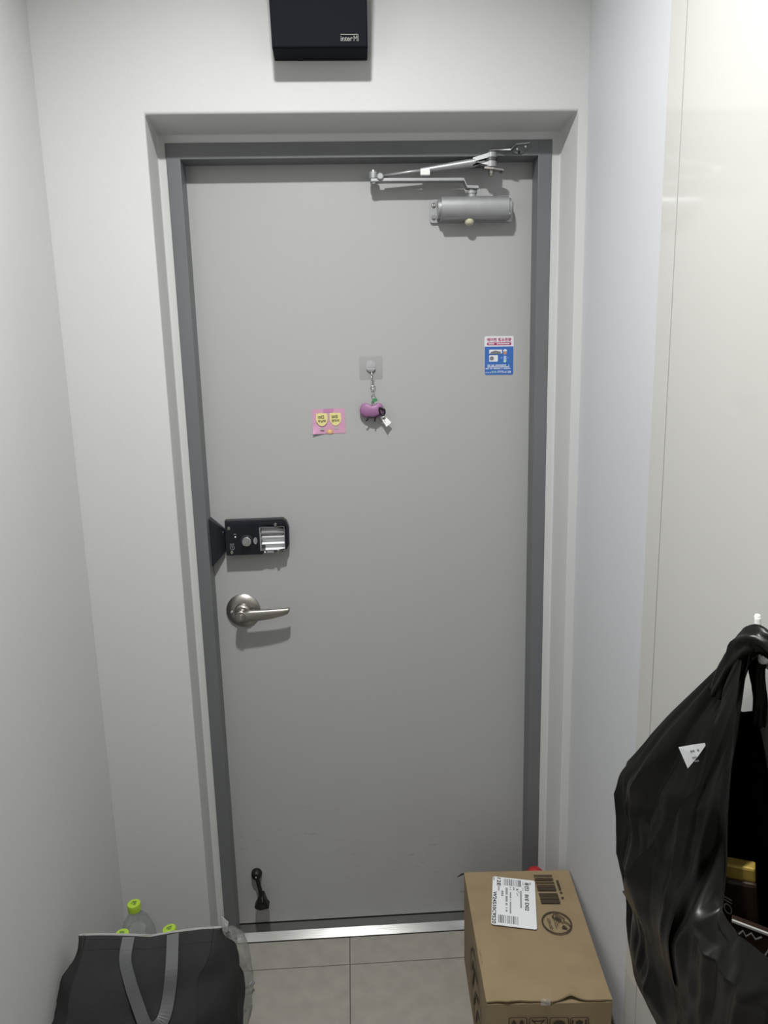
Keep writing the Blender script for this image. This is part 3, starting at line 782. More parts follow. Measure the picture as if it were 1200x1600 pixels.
DC = 0.010
ch_ = thing('key_charm', 'purple apple-shaped charm hanging by a silver chain from the clear hook', 'charm', Pm(581, 640, DC))
top = Pm(580.5, 593, 0.013); top.y = -0.0135
def link(c, ry, rz, tilt, r, nm):
    pts = []
    for k in range(20):
        a_ = 2 * math.pi * k / 20
        p = Vector((ry * math.cos(a_), 0, rz * math.sin(a_)))
        p = Matrix.Rotation(tilt, 3, 'Z') @ p
        pts.append(Vector(c) + p)
    v, f = tube(pts, r, 8, closed=True)
    obj(nm, v, f, M_CHROME, ch_, smooth=True)
z_ = top.z
z_top = hc2.z - 0.0275
link((hc2.x + 0.002, -0.012, z_top - 0.0045), 0.0036, 0.0062, 0.9, 0.0009, 'ring')
link((hc2.x + 0.0025, -0.0125, z_top - 0.0155), 0.0058, 0.0085, 0.1, 0.0011, 'ring')
link((hc2.x + 0.003, -0.013, z_top - 0.0275), 0.0040, 0.0065, 0.8, 0.0010, 'chain_link')
link((hc2.x + 0.003, -0.0135, z_top - 0.0365), 0.0048, 0.0062, -0.2, 0.0010, 'chain_link')
link((hc2.x + 0.003, -0.014, z_top - 0.0445), 0.0030, 0.0055, 0.9, 0.0010, 'chain_link')
bc = Pm(581, 640, DC + 0.003)
# apple body: lobed, dimpled top
V, Fc = [], []
NU, NV = 36, 20
for j in range(NV + 1):
    ph = math.pi * j / NV
    for i in range(NU):
        th = 2 * math.pi * i / NU
        r_ = math.sin(ph); zz = math.cos(ph)
        rr = 0.0305 * (r_ ** 0.85) * (1.0 - 0.05 * zz)
        zt = 0.0215 * zz
        if zz > 0: zt -= 0.0125 * max(0, 1 - (r_ / 0.62) ** 2) * (0.6 + 0.4 * math.cos(th * 1) ** 2)
        lob = 1 + 0.03 * abs(math.cos(th))
        xx = rr * math.cos(th)
        if zz > 0: zt *= 1 - 0.42 * math.exp(-((xx - 0.002) / 0.011) ** 2)
        zt *= 1.06
        V.append((bc.x + rr * lob * math.cos(th), bc.y + rr * 0.42 * math.sin(th), bc.z + zt))
for j in range(NV):
    for i in range(NU):
        k = (i + 1) % NU; Fc.append((j * NU + i, j * NU + k, (j + 1) * NU + k, (j + 1) * NU + i))
obj('apple', V, Fc, M_PLUM, ch_, smooth=True)
lf = [(0.000, 0.0165), (0.004, 0.0225), (0.009, 0.0255), (0.0145, 0.0240), (0.0165, 0.0195), (0.013, 0.0165), (0.006, 0.0150)]
v, f = prism([(bc.x + x - 0.001, bc.y - 0.003, bc.z + z + 0.004) for x, z in lf], Vector((0, -0.003, 0))); obj('leaf', v, f, M_LEAF, ch_, bevel=0.0008)
v, f = tube([(bc.x + 0.001, bc.y, bc.z + 0.006), (bc.x + 0.0005, bc.y, bc.z + 0.026)], 0.0014, 8); obj('stem', v, f, M_RIM, ch_, smooth=True)
for pts in ([(-0.0105, -0.0185), (-0.0110, -0.0225), (-0.0125, -0.0255), (-0.0165, -0.0285)], [(0.0075, -0.0185), (0.0075, -0.0235), (0.0070, -0.0280), (0.0055, -0.0305)]):
    v, f = tube([(bc.x + x, bc.y - 0.006, bc.z + z) for x, z in pts], 0.0017, 8); obj('leg', v, f, M_IRON, ch_, smooth=True)
v, f = tube(catmull([(bc.x - 0.010, bc.y - 0.0092, bc.z - 0.0172), (bc.x + 0.002, bc.y - 0.0102, bc.z - 0.0185), (bc.x + 0.012, bc.y - 0.0105, bc.z - 0.0165), (bc.x + 0.021, bc.y - 0.0105, bc.z - 0.011)], 5), 0.0015, 8); obj('cord', v, f, M_IRON, ch_, smooth=True)
heart = catmull([(0.0225, -0.0125), (0.0300, -0.0125), (0.0325, -0.0065), (0.0310, 0.0000), (0.0275, 0.0015), (0.0245, 0.0035), (0.0195, 0.0045), (0.0185, 0.0005), (0.0200, -0.0060)] and [(bc.x + x, bc.y - 0.0105, bc.z + z) for x, z in ((0.0225, -0.0125), (0.0300, -0.0125), (0.0325, -0.0065), (0.0310, 0.0000), (0.0275, 0.0010), (0.0245, 0.0030), (0.0195, 0.0045), (0.0185, 0.0005), (0.0200, -0.0060))], 4, closed=True)
v, f = tube(heart, 0.0024, 8, closed=True); obj('loop', v, f, M_IRON, ch_, smooth=True)
tg = [Pm(594.5, 652, 0.016), Pm(601.5, 650, 0.014), Pm(611.5, 660, 0.014), Pm(604, 667, 0.018)]
v, f = prism(tg, Vector((0, 0.0006, 0))); tgo = obj('tag', v, f, M_WHITEPL, ch_)
tp = Plane2D(tg[0] + Vector((0, -0.0003, 0)), tg[1] - tg[0], (tg[0] - tg[3]))
tp.quads('tag_print', [(0.003, -0.007, 0.009, -0.0035), (0.0045, -0.016, 0.0052, -0.009), (0.0025, -0.016, 0.003, -0.010)], 0.0004, M_GREYINK, tgo)

# ------------------------------------------------------------------ kick-down door stop
ds = thing('door_stop', 'black kick-down door stop fixed low on the left of the door', 'door stop', onY(400, 1413, 0))
q0 = Pm(400.5, 1368, 0.012)
v, f = lathe((q0.x, 0, q0.z), (0, -1, 0), [(0, 0.0155), (0.006, 0.0155), (0.010, 0.0145), (0.017, 0.0125), (0.020, 0.009), (0.021, 0.003)], 26); obj('mount', v, f, M_IRON, ds, smooth=True, auto=True)
q2 = Pm(400, 1363.5, 0.021); screw((q0.x, -0.0205, q0.z), (0, -1, 0), 0.0028, M_NICKEL, ds)
arm = [Pm(401.5, 1372, 0.014), Pm(404, 1381, 0.018), Pm(406.5, 1391, 0.024), Pm(408, 1400, 0.029)]
v, f = tube(catmull(arm, 5), 0.0058, 12); obj('arm', v, f, M_IRON, ds, smooth=True)
ft = Pm(410, 1400, 0.030)
fo = [(403.5, 1400), (405, 1393), (411, 1391), (413.5, 1392), (415, 1397), (418, 1404), (421.5, 1408), (421.5, 1411.5), (414, 1413), (408, 1414.5), (400.5, 1412.5), (399, 1409.5), (402, 1404)]
v, f = prism([Pm(x, y, 0.018) for x, y in fo], Vector((0, -0.022, 0))); obj('foot_bracket', v, f, M_IRON, ds, bevel=0.002)
box('foot_slot', (ft.x - 0.0005, -0.0412, ft.z - 0.011), (ft.x + 0.002, -0.0395, ft.z + 0.006), M_NICKEL, ds)
rb = Pm(409.5, 1410, 0.030)
v, f = lathe((rb.x, rb.y, rb.z - 0.009), (0, 0, 1), [(0, 0.014), (0.004, 0.0155), (0.010, 0.013)], 20); obj('rubber_foot', v, f, M_IRON, ds, smooth=True, auto=True)

# ------------------------------------------------------------------ cardboard box
BH = 0.2747
c_bl, c_br, c_fl, c_fr = onZ(725, 1363, BH), onZ(892, 1359, BH), onZ(760, 1567, BH), onZ(957, 1563, BH)
c_br.x = min(c_br.x, 0.502); 
cx_ = (c_bl + c_fr) / 2
bx = thing('cardboard_box', 'brown cardboard parcel box on the floor in front of the door', 'box', (cx_.x, cx_.y, 0))
ub = (c_fr - c_fl).normalized(); vb = (c_bl - c_fl).normalized()
TP = Plane2D(c_fl, ub, c_bl - c_fl)
low = [Vector((p.x, p.y, 0.0)) for p in (c_fl, c_fr, c_br, c_bl)]
hi = [Vector((p.x, p.y, BH - 0.004)) for p in (c_fl, c_fr, c_br, c_bl)]
obj('carton', low + hi, [(0, 3, 2, 1), (4, 5, 6, 7), (0, 1, 5, 4), (1, 2, 6, 5), (2, 3, 7, 6), (3, 0, 4, 7)], M_CARD, bx, bevel=0.0015)
# the lid flap: wavy front edge lifted off the carton, one dent on the left edge
NX, NY = 40, 24
V, Fc = [], []
def bil(s_, t_):
    return c_fl.lerp(c_fr, s_).lerp(c_bl.lerp(c_br, s_), t_)
for j in range(NY + 1):
    for i in range(NX + 1):
        s_, t_ = i / NX, j / NY
        p = bil(s_, t_).copy()
        lift = 0.0022 + 0.008 * math.exp(-((s_ - 0.68) / 0.08) ** 2) + 0.003 * math.exp(-((s_ - 0.2) / 0.18) ** 2)
        p.z += lift * max(0, 1 - t_ / 0.12) ** 1.5 + 0.0018 * noise.noise(Vector((s_ * 3, t_ * 4, 0.3))) * (1 if 0 < t_ < 1 else 0.3)
        if j == 0:
            p.y += 0.004 * noise.noise(Vector((s_ * 9, 4, 0))) + 0.008 * math.exp(-((s_ - 0.68) / 0.05) ** 2)
        if i == 0:
            p.x += 0.010 * math.exp(-((t_ - 0.30) / 0.035) ** 2)
            p.z -= 0.006 * math.exp(-((t_ - 0.30) / 0.04) ** 2)
        V.append(p)
for j in range(NY):
    for i in range(NX):
        a_ = j * (NX + 1) + i; Fc.append((a_, a_ + 1, a_ + NX + 2, a_ + NX + 1))
lid = obj('lid_flap', V, Fc, M_CARD, bx)
md = lid.modifiers.new('thickness', 'SOLIDIFY'); md.thickness = 0.0028; md.offset = -1
# tape remains at the front edge
tp0 = onZ(846, 1563, BH + 0.003); tp1 = onZ(858, 1572, BH)
V = []; Fc = []
for i in range(6):
    for j in range(4):
        x_ = 845 + 15 * i / 5; y_ = 1561 + 10 * j / 3
        p = onZ(x_, y_, BH + 0.006); p.z += 0.003 * noise.noise(Vector((i * 1.7, j * 1.3, 2))); V.append(p)
for i in range(5):
    for j in range(3):
        a_ = i * 4 + j; Fc.append((a_, a_ + 1, a_ + 5, a_ + 4))
obj('torn_tape', V, Fc, M_FILM, bx)
# shipping label: text runs towards the viewer, glyph tops to the right
ZL = BH + 0.0048
l_tl, l_tr, l_br, l_bl = (onZ(x, y, ZL) for x, y in ((770, 1369), (835.5, 1376.5), (839, 1452.5), (767.5, 1444)))
LU = (l_bl - l_tl) + (l_br - l_tr); LV = (l_tr - l_tl) + (l_br - l_bl)
lu = LU.length / 2; lv = LV.length / 2
LP_ = Plane2D((l_tl + l_br + l_tr + l_bl) / 4 - LU.normalized() * lu / 2 - LV.normalized() * lv / 2, LU, LV)
lab = LP_.poly('shipping_label', roundrect(lu / 2, lv / 2, lu, lv, 0.005), -0.0008, M_PAPER, bx, th=0.0010)
tx = lambda nm, b_, u0, u1, v0, v1, m_=M_INK, bo=0.01: LP_.text(nm, b_, lu * (u0 + u1) / 2, lv * (v0 + v1) / 2, lu * (u1 - u0), lv * (v1 - v0), 0.0005, m_, lab, bold=bo + 0.018)
tx('label_text', '12E', 0.02, 0.20, 0.105, 0.195)
tx('label_text', 'W24S10C9520', 0.33, 0.985, 0.015, 0.105)
tx('label_text', '용인2', 0.06, 0.25, 0.755, 0.865)
tx('label_text', '810 D02', 0.32, 0.66, 0.755, 0.845)
random.seed(11)
def bars(u0, u1, v0, v1, n, along):
    r_ = []; a_ = 0.0
    ws = [random.choice((0.6, 1, 1, 1.6, 2.2)) for _ in range(2 * n)]
    tot = sum(ws); pos = 0
    for k, w_ in enumerate(ws):
        if k % 2 == 0:
            p0, p1 = pos / tot, (pos + w_) / tot
            if along == 'v': r_.append((u0, v0 + (v1 - v0) * p0, u1, v0 + (v1 - v0) * p1))
            else: r_.append((u0 + (u1 - u0) * p0, v0, u0 + (u1 - u0) * p1, v1))
        pos += w_
    return r_
LP_.quads('label_barcode', bars(lu * 0.03, lu * 0.175, lv * 0.27, lv * 0.68, 14, 'v'), 0.0005, M_GREYP, lab)
LP_.quads('label_barcode', bars(lu * 0.80, lu * 0.955, lv * 0.15, lv * 0.60, 14, 'v'), 0.0005, M_GREYP, lab)
rws = []
for vv, u0, u1, n, h_ in ((0.335, 0.20, 0.60, 16, 0.05), (0.335, 0.64, 0.73, 4, 0.04), (0.425, 0.20, 0.78, 26, 0.035), (0.235, 0.30, 0.42, 3, 0.05), (0.50, 0.20, 0.27, 2, 0.035), (0.58, 0.22, 0.34, 3, 0.045), (0.665, 0.26, 0.62, 18, 0.04), (0.715, 0.06, 0.26, 10, 0.015), (0.15, 0.21, 0.31, 5, 0.03), (0.89, 0.03, 0.11, 3, 0.03), (0.03, 0.02, 0.09, 3, 0.03)):
    rws += [(a_, b_ - 0, c_, d_) for a_, b_, c_, d_ in dashes(lu * u0, lu * u1, lv * vv, lv * h_, n)]
LP_.quads('label_small_print', rws, 0.0005, M_GREYINK, lab)['kind'] = 'stuff'
LP_.stroke('label_scribble', [[(lu * 0.23, lv * 0.62), (lu * 0.25, lv * 0.56), (lu * 0.30, lv * 0.63), (lu * 0.32, lv * 0.57), (lu * 0.38, lv * 0.60)]], 0.0012, 0.0006, M_INK, lab)
# barcode printed on the carton
k_tl, k_tr, k_bl, k_br = (onZ(x, y, ZL) for x, y in ((833.5, 1367), (862, 1367), (847, 1415.5), (876.5, 1414)))
KU = (k_bl - k_tl); KV = (k_tr - k_tl)
KP = Plane2D(k_tl, KU, KV)
KPd = 0.0002
ku, kv = KU.length, KV.length
KP.quads('printed_barcode', bars(0, ku, 0, kv, 11, 'u'), KPd, M_INKBROWN, bx)
KP.quads('printed_digits', dashes(ku * 0.18, ku * 0.88, kv * 1.20, kv * 0.13, 13), KPd, M_INKBROWN, bx)
# do-not-cut circle
o_c = onZ(870, 1441.5, ZL); r_u = (onZ(871, 1458.5, ZL) - onZ(869, 1425, ZL)); r_v = (onZ(892.5, 1443, ZL) - onZ(847.5, 1440, ZL))
ra, rb_ = r_v.length / 2, r_u.length / 2
OP = Plane2D(o_c, ub, vb)
ring = circle2(0, 0, ra, 40, rb_)
OP.stroke('warning_ring', [ring + ring[:1]], 0.0038, 0.0003, M_INKBROWN, bx)
WPn = Plane2D(o_c, vb, -ub)
WPn.text('warning_text', 'DO NOT', -0.002, ra * 0.50, rb_ * 1.0, ra * 0.22, 0.0003, M_INKBROWN, bx, bold=0.02)
rr = dashes(-rb_ * 0.45, rb_ * 0.55, ra * 0.14, ra * 0.07, 10) + dashes(-rb_ * 0.35, rb_ * 0.5, ra * 0.0, ra * 0.07, 9) + dashes(-rb_ * 0.3, rb_ * 0.35, -ra * 0.13, ra * 0.06, 8)
WPn.quads('warning_small_print', rr, 0.0003, M_INKBROWN, bx)
kn_ = [(-0.35, 0.30), (0.22, -0.25), (0.42, 0.05), (-0.12, 0.72), (-0.35, 0.30)]
OP.stroke('cutter_outline', [[(-0.20 * ra, 0.55 * rb_), (0.05 * ra, 0.88 * rb_), (0.62 * ra, 0.35 * rb_), (0.42 * ra, -0.02 * rb_), (-0.20 * ra, 0.55 * rb_)], [(0.5 * ra, 0.12 * rb_), (0.80 * ra, -0.15 * rb_), (0.88 * ra, -0.35 * rb_)]], 0.003, 0.0003, M_INKBROWN, bx)
OP.stroke('cutter_grip', [[(0.02 * ra, 0.58 * rb_), (0.36 * ra, 0.22 * rb_)]], 0.006, 0.0003, M_INKBROWN, bx)
OP.poly('warning_triangle', [(0.22 * ra, -0.48 * rb_), (0.42 * ra, -0.18 * rb_), (0.68 * ra, -0.62 * rb_)], 0.0003, M_INKBROWN, bx)
# handling icons on the front face
FPn = Plane2D((c_fl.x, c_fl.y, 0) , (c_fr.x - c_fl.x, c_fr.y - c_fl.y, 0), (0, 0, 1))
fy0 = (c_fl.y)
def front_px(x, y):
    d = ray(x, y); n_ = FPn.n; t_ = (FPn.o - CAM).dot(n_) / d.dot(n_); P_ = CAM + d * t_ - FPn.o
    return P_.dot(FPn.u), P_.dot(FPn.v)
icons = []
for (xa, xb) in ((795, 823), (827, 855), (859, 888), (891, 919)):
    u0, w0 = front_px(xa, 1590); u1, _ = front_px(xb, 1590)
    wI = u1 - u0; cxI = (u0 + u1) / 2; cyI = front_px(xa, 1589)[1] - wI * 0.56
    rc = roundrect(cxI, cyI, wI, wI * 1.12, 0.005)
    FPn.stroke('icon_frame', [rc + rc[:1]], 0.0018, 0.0022, M_INKBROWN, bx)
    icons.append((cxI, cyI, wI))
c0, y0, w0 = icons[0]
for s_ in (-0.22, 0.22):
    FPn.poly('up_arrow', [(c0 + s_ * w0 - 0.05 * w0, y0 - 0.3 * w0), (c0 + s_ * w0 + 0.05 * w0, y0 - 0.3 * w0), (c0 + s_ * w0 + 0.05 * w0, y0 + 0.15 * w0), (c0 + s_ * w0 + 0.17 * w0, y0 + 0.15 * w0), (c0 + s_ * w0, y0 + 0.42 * w0), (c0 + s_ * w0 - 0.17 * w0, y0 + 0.15 * w0), (c0 + s_ * w0 - 0.05 * w0, y0 + 0.15 * w0)], 0.0022, M_INKBROWN, bx)
c1, y1, w1 = icons[1]
FPn.stroke('glass_icon', [[(c1 - 0.36 * w1, y1 + 0.42 * w1), (c1, y1 - 0.05 * w1), (c1 + 0.36 * w1, y1 + 0.42 * w1)], [(c1 - 0.3 * w1, y1 + 0.32 * w1), (c1 + 0.3 * w1, y1 + 0.32 * w1)], [(c1, y1 - 0.05 * w1), (c1, y1 - 0.4 * w1)], [(c1 - 0.2 * w1, y1 - 0.4 * w1), (c1 + 0.2 * w1, y1 - 0.4 * w1)]], 0.003, 0.0022, M_INKBROWN, bx)
c2_, y2_, w2_ = icons[2]
FPn.poly('umbrella_icon', [(c2_ + 0.36 * w2_ * math.cos(math.pi * k / 14), y2_ + 0.02 * w2_ + 0.36 * w2_ * math.sin(math.pi * k / 14)) for k in range(15)], 0.0022, M_INKBROWN, bx)
FPn.stroke('umbrella_handle', [[(c2_, y2_ + 0.02 * w2_), (c2_, y2_ - 0.38 * w2_)]], 0.002, 0.0022, M_INKBROWN, bx)
c3, y3, w3 = icons[3]
FPn.poly('parcel_icon', [(c3 + 0.22 * w3 * math.cos(math.pi / 2 + k * math.pi / 3), y3 + 0.18 * w3 + 0.22 * w3 * math.sin(math.pi / 2 + k * math.pi / 3)) for k in range(6)], 0.0022, M_INKBROWN, bx)
FPn.stroke('hands_icon', [[(c3 - 0.38 * w3, y3 + 0.42 * w3), (c3 - 0.36 * w3, y3 - 0.1 * w3), (c3 - 0.2 * w3, y3 - 0.35 * w3)], [(c3 + 0.38 * w3, y3 + 0.42 * w3), (c3 + 0.36 * w3, y3 - 0.1 * w3), (c3 + 0.2 * w3, y3 - 0.35 * w3)]], 0.0035, 0.0022, M_INKBROWN, bx)
# printed emblem on the left face: ring and leaf strokes
sd = Vector((c_fl.x - c_bl.x, c_fl.y - c_bl.y, 0)); sl = sd.length
SPn = Plane2D((c_bl.x, c_bl.y, 0), sd, (0, 0, 1))
ecx, ecz, er = sl * 0.60, 0.135, 0.092
ring = circle2(ecx, ecz, er, 44)
SPn.stroke('side_emblem_ring', [ring + ring[:1]], 0.006, 0.0022, M_INKBROWN, bx)
SPn.stroke('side_emblem_strokes', [[(ecx - 0.055, ecz - 0.03), (ecx - 0.02, ecz + 0.05), (ecx + 0.035, ecz + 0.06)], [(ecx - 0.03, ecz - 0.06), (ecx, ecz), (ecx + 0.055, ecz + 0.03)], [(ecx + 0.01, ecz - 0.07), (ecx + 0.03, ecz - 0.02), (ecx + 0.065, ecz - 0.01)], [(ecx - 0.065, ecz + 0.01), (ecx - 0.04, ecz + 0.05)]], 0.012, 0.0022, M_INKBROWN, bx)

# red rounded thing and black strap tip behind the box
rc_ = onY(836.5, 1352, -0.115)
rx_ = thing('red_container', 'red round-topped container peeking out behind the cardboard box', 'container', (rc_.x, -0.115, 0))
v, f = lathe((rc_.x, -0.115, 0.0), (0, 0, 1), [(0, 0.022), (0.004, 0.025), (0.17, 0.026), (0.205, 0.025)], 28); obj('body', v, f, M_RED, rx_, smooth=True, auto=True)
v, f = lathe((rc_.x, -0.115, 0.2052), (0, 0, 1), [(0, 0.0255), (0.010, 0.0255), (0.020, 0.022), (0.028, 0.015), (0.032, 0.006), (0.0325, 0.0)], 28); obj('cap', v, f, M_RED, rx_, smooth=True)
t0, t1 = onY(714.5, 1370.5, -0.10), onY(728, 1364, -0.10)
stx = thing('black_stick', 'thin black stick leaning behind the cardboard box', 'stick', (t1.x + 0.02, -0.10, 0))
v, f = tube([t0, t0.lerp(t1, 0.5) + Vector((0, 0, 0.002)), t1, Vector((t1.x + 0.05, -0.105, 0.19)), Vector((t1.x + 0.055, -0.11, 0.0))], [0.0008, 0.0022, 0.003, 0.003, 0.003], 8); obj('shaft', v, f, M_IRON, stx, smooth=True)

# ------------------------------------------------------------------ ring-lofted soft shapes
def loft(rings, closed_ring=True, cap_bottom=False):
    n = len(rings[0]); V = [p for r_ in rings for p in r_]; Fc = []
    for k in range(len(rings) - 1):
        for i in range(n if closed_ring else n - 1):
            j = (i + 1) % n
            Fc.append((k * n + i, k * n + j, (k + 1) * n + j, (k + 1) * n + i))
    if cap_bottom: Fc.append(tuple(range(n))[::-1])
    return V, Fc

# ------------------------------------------------------------------ grey tote
TOTE_RINGS = [  # z, outline (front left, front right, right, back right, back left, left)
    (0.000, [(-0.645, -0.660), (-0.400, -0.660), (-0.360, -0.560), (-0.365, -0.44), (-0.660, -0.44), (-0.690, -0.55)]),
    (0.060, [(-0.655, -0.675), (-0.395, -0.672), (-0.345, -0.560), (-0.350, -0.43), (-0.670, -0.43), (-0.700, -0.55)]),
    (0.200, [(-0.662, -0.680), (-0.392, -0.672), (-0.332, -0.560), (-0.335, -0.43), (-0.672, -0.43), (-0.703, -0.56)]),
    (0.310, [(-0.662, -0.655), (-0.394, -0.640), (-0.330, -0.560), (-0.336, -0.45), (-0.670, -0.45), (-0.700, -0.58)]),
    (0.380, [(-0.650, -0.600), (-0.392, -0.588), (-0.340, -0.545), (-0.345, -0.48), (-0.660, -0.48), (-0.680, -0.56)]),
    (0.425, [(-0.643, -0.555), (-0.378, -0.550), (-0.350, -0.530), (-0.352, -0.505), (-0.650, -0.505), (-0.660, -0.535)]),
    (0.452, [(-0.640, -0.5235), (-0.372, -0.5235), (-0.357, -0.522), (-0.358, -0.5205), (-0.648, -0.5205), (-0.654, -0.522)])]
def tote_ring(z, pts, per=12):
    # straight panels with tight corners: doubled control points near each corner
    out = []
    n = len(pts)
    ctrl = []
    for i in range(n):
        p0, p, p1 = Vector((*pts[i - 1], z)), Vector((*pts[i], z)), Vector((*pts[(i + 1) % n], z))
        ctrl += [p.lerp(p0, 0.10), p.lerp(p1, 0.10)]
    return catmull(ctrl, per // 2, closed=True)
tt = thing('tote_bag', 'dark grey fabric tote bag standing on the floor at lower left', 'bag', (-0.52, -0.55, 0))
rows_ = [tote_ring(z, p) for z, p in TOTE_RINGS]
cols = list(zip(*rows_))
cols2 = [catmull(c_, 6) for c_ in cols]
rings = [list(r_) for r_ in zip(*cols2)]
NR = len(rings); NC = len(rings[0])
for k, r_ in enumerate(rings):
    for i, p in enumerate(r_):
        w_ = math.sin(math.pi * min(1, k / (NR - 1))) ** 0.7
        cxy = Vector((-0.52, -0.55, p.z)); d_ = (p - cxy); d_.z = 0; d_.normalize()
        a_ = 0.014 * noise.noise(Vector((p.x * 11, p.y * 11, p.z * 16))) - 0.010 * abs(noise.noise(Vector((p.x * 14 + p.z * 9, p.y * 9, p.z * 12)))) + 0.005 * noise.noise(Vector((p.x * 30, p.y * 30, p.z * 22)))
        p2 = p + d_ * a_ * w_
        p2.z += (0.007 * noise.noise(Vector((p.x * 9, 3.3, 0))) - 0.006 * math.exp(-((p.x + 0.515) / 0.03) ** 2)) * (k / (NR - 1)) ** 4
        p2.x = max(p2.x, WL + 0.004)
        r_[i] = p2
v, f = loft(rings, cap_bottom=True)
body = obj('body', v, f, M_TOTE, tt, smooth=True)
md = body.modifiers.new('thickness', 'SOLIDIFY'); md.thickness = 0.0012; md.offset = -1
# light bound edge along the mouth
v, f = tube([p + Vector((0, 0, 0.0008)) for p in rings[-1]], 0.0013, 6, closed=True)
obj('bound_edge', v, f, M_RIM, tt, smooth=True)
hem = [p + Vector((0, -0.0012, 0)) for p in rings[NR - 5] if p.y < -0.53]
hem.sort(key=lambda p: p.x)
v, f = tube(hem, 0.0009, 6); obj('hem_seam', v, f, M_TOTE, tt, smooth=True)
def tote_front(x, z):
    """front surface of the tote near x at height z (nearest front vertex)"""
    best = None; bd = 1e9
    for r_ in rings:
        for p in r_:
            if p.y < -0.516:
                d_ = (p.x - x) ** 2 + (p.z - z) ** 2
                if d_ < bd: bd, best = d_, p
    return best
def tote_hit(px, py):
    # march along the pixel ray to the front of the tote
    d = ray(px, py); best = None
    lo = 0.7
    for k in range(400):
        t_ = lo + k * 0.003
        p = CAM + d * t_
        q = tote_front(p.x, p.z)
        if p.y >= q.y: return Vector((p.x, q.y, p.z))
    return p
strap_px = [(197, 1461), (199, 1490), (206, 1525), (218, 1560), (234, 1588), (247, 1594), (259, 1580), (267, 1545), (271, 1505), (272, 1455)]
sp3 = []
for k, (x, y) in enumerate(strap_px):
    h = tote_hit(x, y + (3 if k in (0, len(strap_px) - 1) else 0))
    sp3.append(h + Vector((0, -0.004 - 0.010 * math.sin(math.pi * k / (len(strap_px) - 1)), 0)))
sp3[0] = tote_front(sp3[0].x, 0.48) + Vector((0, -0.003, 0.001)); sp3[-1] = tote_front(sp3[-1].x, 0.48) + Vector((0, -0.003, 0.001))
for k in (0, 1, -1, -2): sp3[k].y -= 0.005
sp3 = catmull(sp3, 5)
V, Fc = [], []
for k, p in enumerate(sp3):
    d_ = (sp3[min(k + 1, len(sp3) - 1)] - sp3[max(k - 1, 0)]).normalized()
    side = d_.cross(Vector((0, -1, 0.35))).normalized()
    tw = 0.35 * math.sin(math.pi * k / (len(sp3) - 1))
    V += [p - side * 0.0125, p + side * 0.0125]
    if k: n = len(V); Fc.append((n - 4, n - 3, n - 1, n - 2))
ho = obj('handle', V, Fc, M_STRAP, tt)
md = ho.modifiers.new('thickness', 'SOLIDIFY'); md.thickness = 0.0018; md.offset = 0

# ------------------------------------------------------------------ bottles in a clear bag behind the tote
def bottle(base, axis, label, H=0.305):
    t_ = thing('plastic_bottle', label, 'bottle', base, 'empty clear bottles behind the tote')
    ax = Vector(axis).normalized(); base = Vector(base)
    h = H / 0.305
    prof = [(0.0, 0.030), (0.004, 0.040), (0.012, 0.043)]
    for k in range(9):
        prof += [(0.03 + 0.017 * k, 0.0445), (0.038 + 0.017 * k, 0.0425)]
    prof += [(0.190, 0.0445), (0.215, 0.042), (0.245, 0.032), (0.265, 0.020), (0.275, 0.0145), (0.280, 0.0135), (0.288, 0.0135)]
    v, f = lathe(base, ax, [(a * h, r_) for a, r_ in prof], 28)
    obj('body', v, f, M_PET, t_, smooth=True)
    v, f = lathe(base, ax, [(0.281 * h, 0.0165), (0.297 * h, 0.0165), (0.300 * h, 0.0155), (0.301 * h, 0.0)], 28, cap=False)
    cap = obj('cap', v, f, M_LIME, t_, smooth=True, auto=True)
    s_, u_ = frame_of(ax)
    top_ = base + ax * (0.3017 * h)
    Pc = Plane2D(top_, s_, u_)
    if Pc.n.dot(ax) < 0: Pc = Plane2D(top_, -s_, u_)
    rects = []
    random.seed(int(abs(base.x * 1000)))
    for i in range(5):
        for j in range(5):
            if random.random() < 0.7: rects.append((-0.006 + i * 0.0024, -0.006 + j * 0.0024, -0.0038 + i * 0.0024, -0.0038 + j * 0.0024))
    Pc.quads('cap_print', rects, 0.0003, M_LIMEDK, cap)
    return t_
for (px, py, hz2, ax, lb) in ((209, 1411, 0.300, (-0.02, -0.03, 1), 'clear bottle with lime cap standing tallest behind the tote'),
                              (190.5, 1458, 0.310, (0.0, 0.0, 1), 'clear bottle with lime cap just showing over the left of the tote rim'),
                              (264, 1450, 0.285, (-0.14, 0.05, 1), 'tilted clear bottle with lime cap showing over the right of the tote rim')):
    top_ = onZ(px, py, hz2); A = Vector(ax).normalized()
    Hb = hz2 / A.z
    bottle(top_ - A * (0.301 * Hb / 0.305), A, lb, Hb)

cb = thing('clear_plastic_bag', 'crumpled clear plastic bag on the floor beside the tote', 'bag', (-0.395, -0.285, 0))
rings = []
NB = 72
for (z, ax_, ay_, cx, cy) in ((0.002, 0.040, 0.10, -0.392, -0.29), (0.02, 0.050, 0.125, -0.396, -0.285), (0.07, 0.050, 0.125, -0.398, -0.285), (0.12, 0.048, 0.118, -0.400, -0.285), (0.16, 0.043, 0.10, -0.405, -0.285), (0.19, 0.033, 0.08, -0.41, -0.285), (0.205, 0.022, 0.055, -0.413, -0.285)):
    r_ = []
    for i in range(NB):
        th = 2 * math.pi * i / NB
        c_, s_ = math.cos(th), math.sin(th)
        q = Vector((cx + ax_ * abs(c_) ** 0.7 * (1 if c_ >= 0 else -1), cy + ay_ * abs(s_) ** 0.7 * (1 if s_ >= 0 else -1), z))
        r_.append(q)
    rings.append(r_)
cols = [catmull(c_, 5) for c_ in zip(*rings)]
rings = [list(r_) for r_ in zip(*cols)]
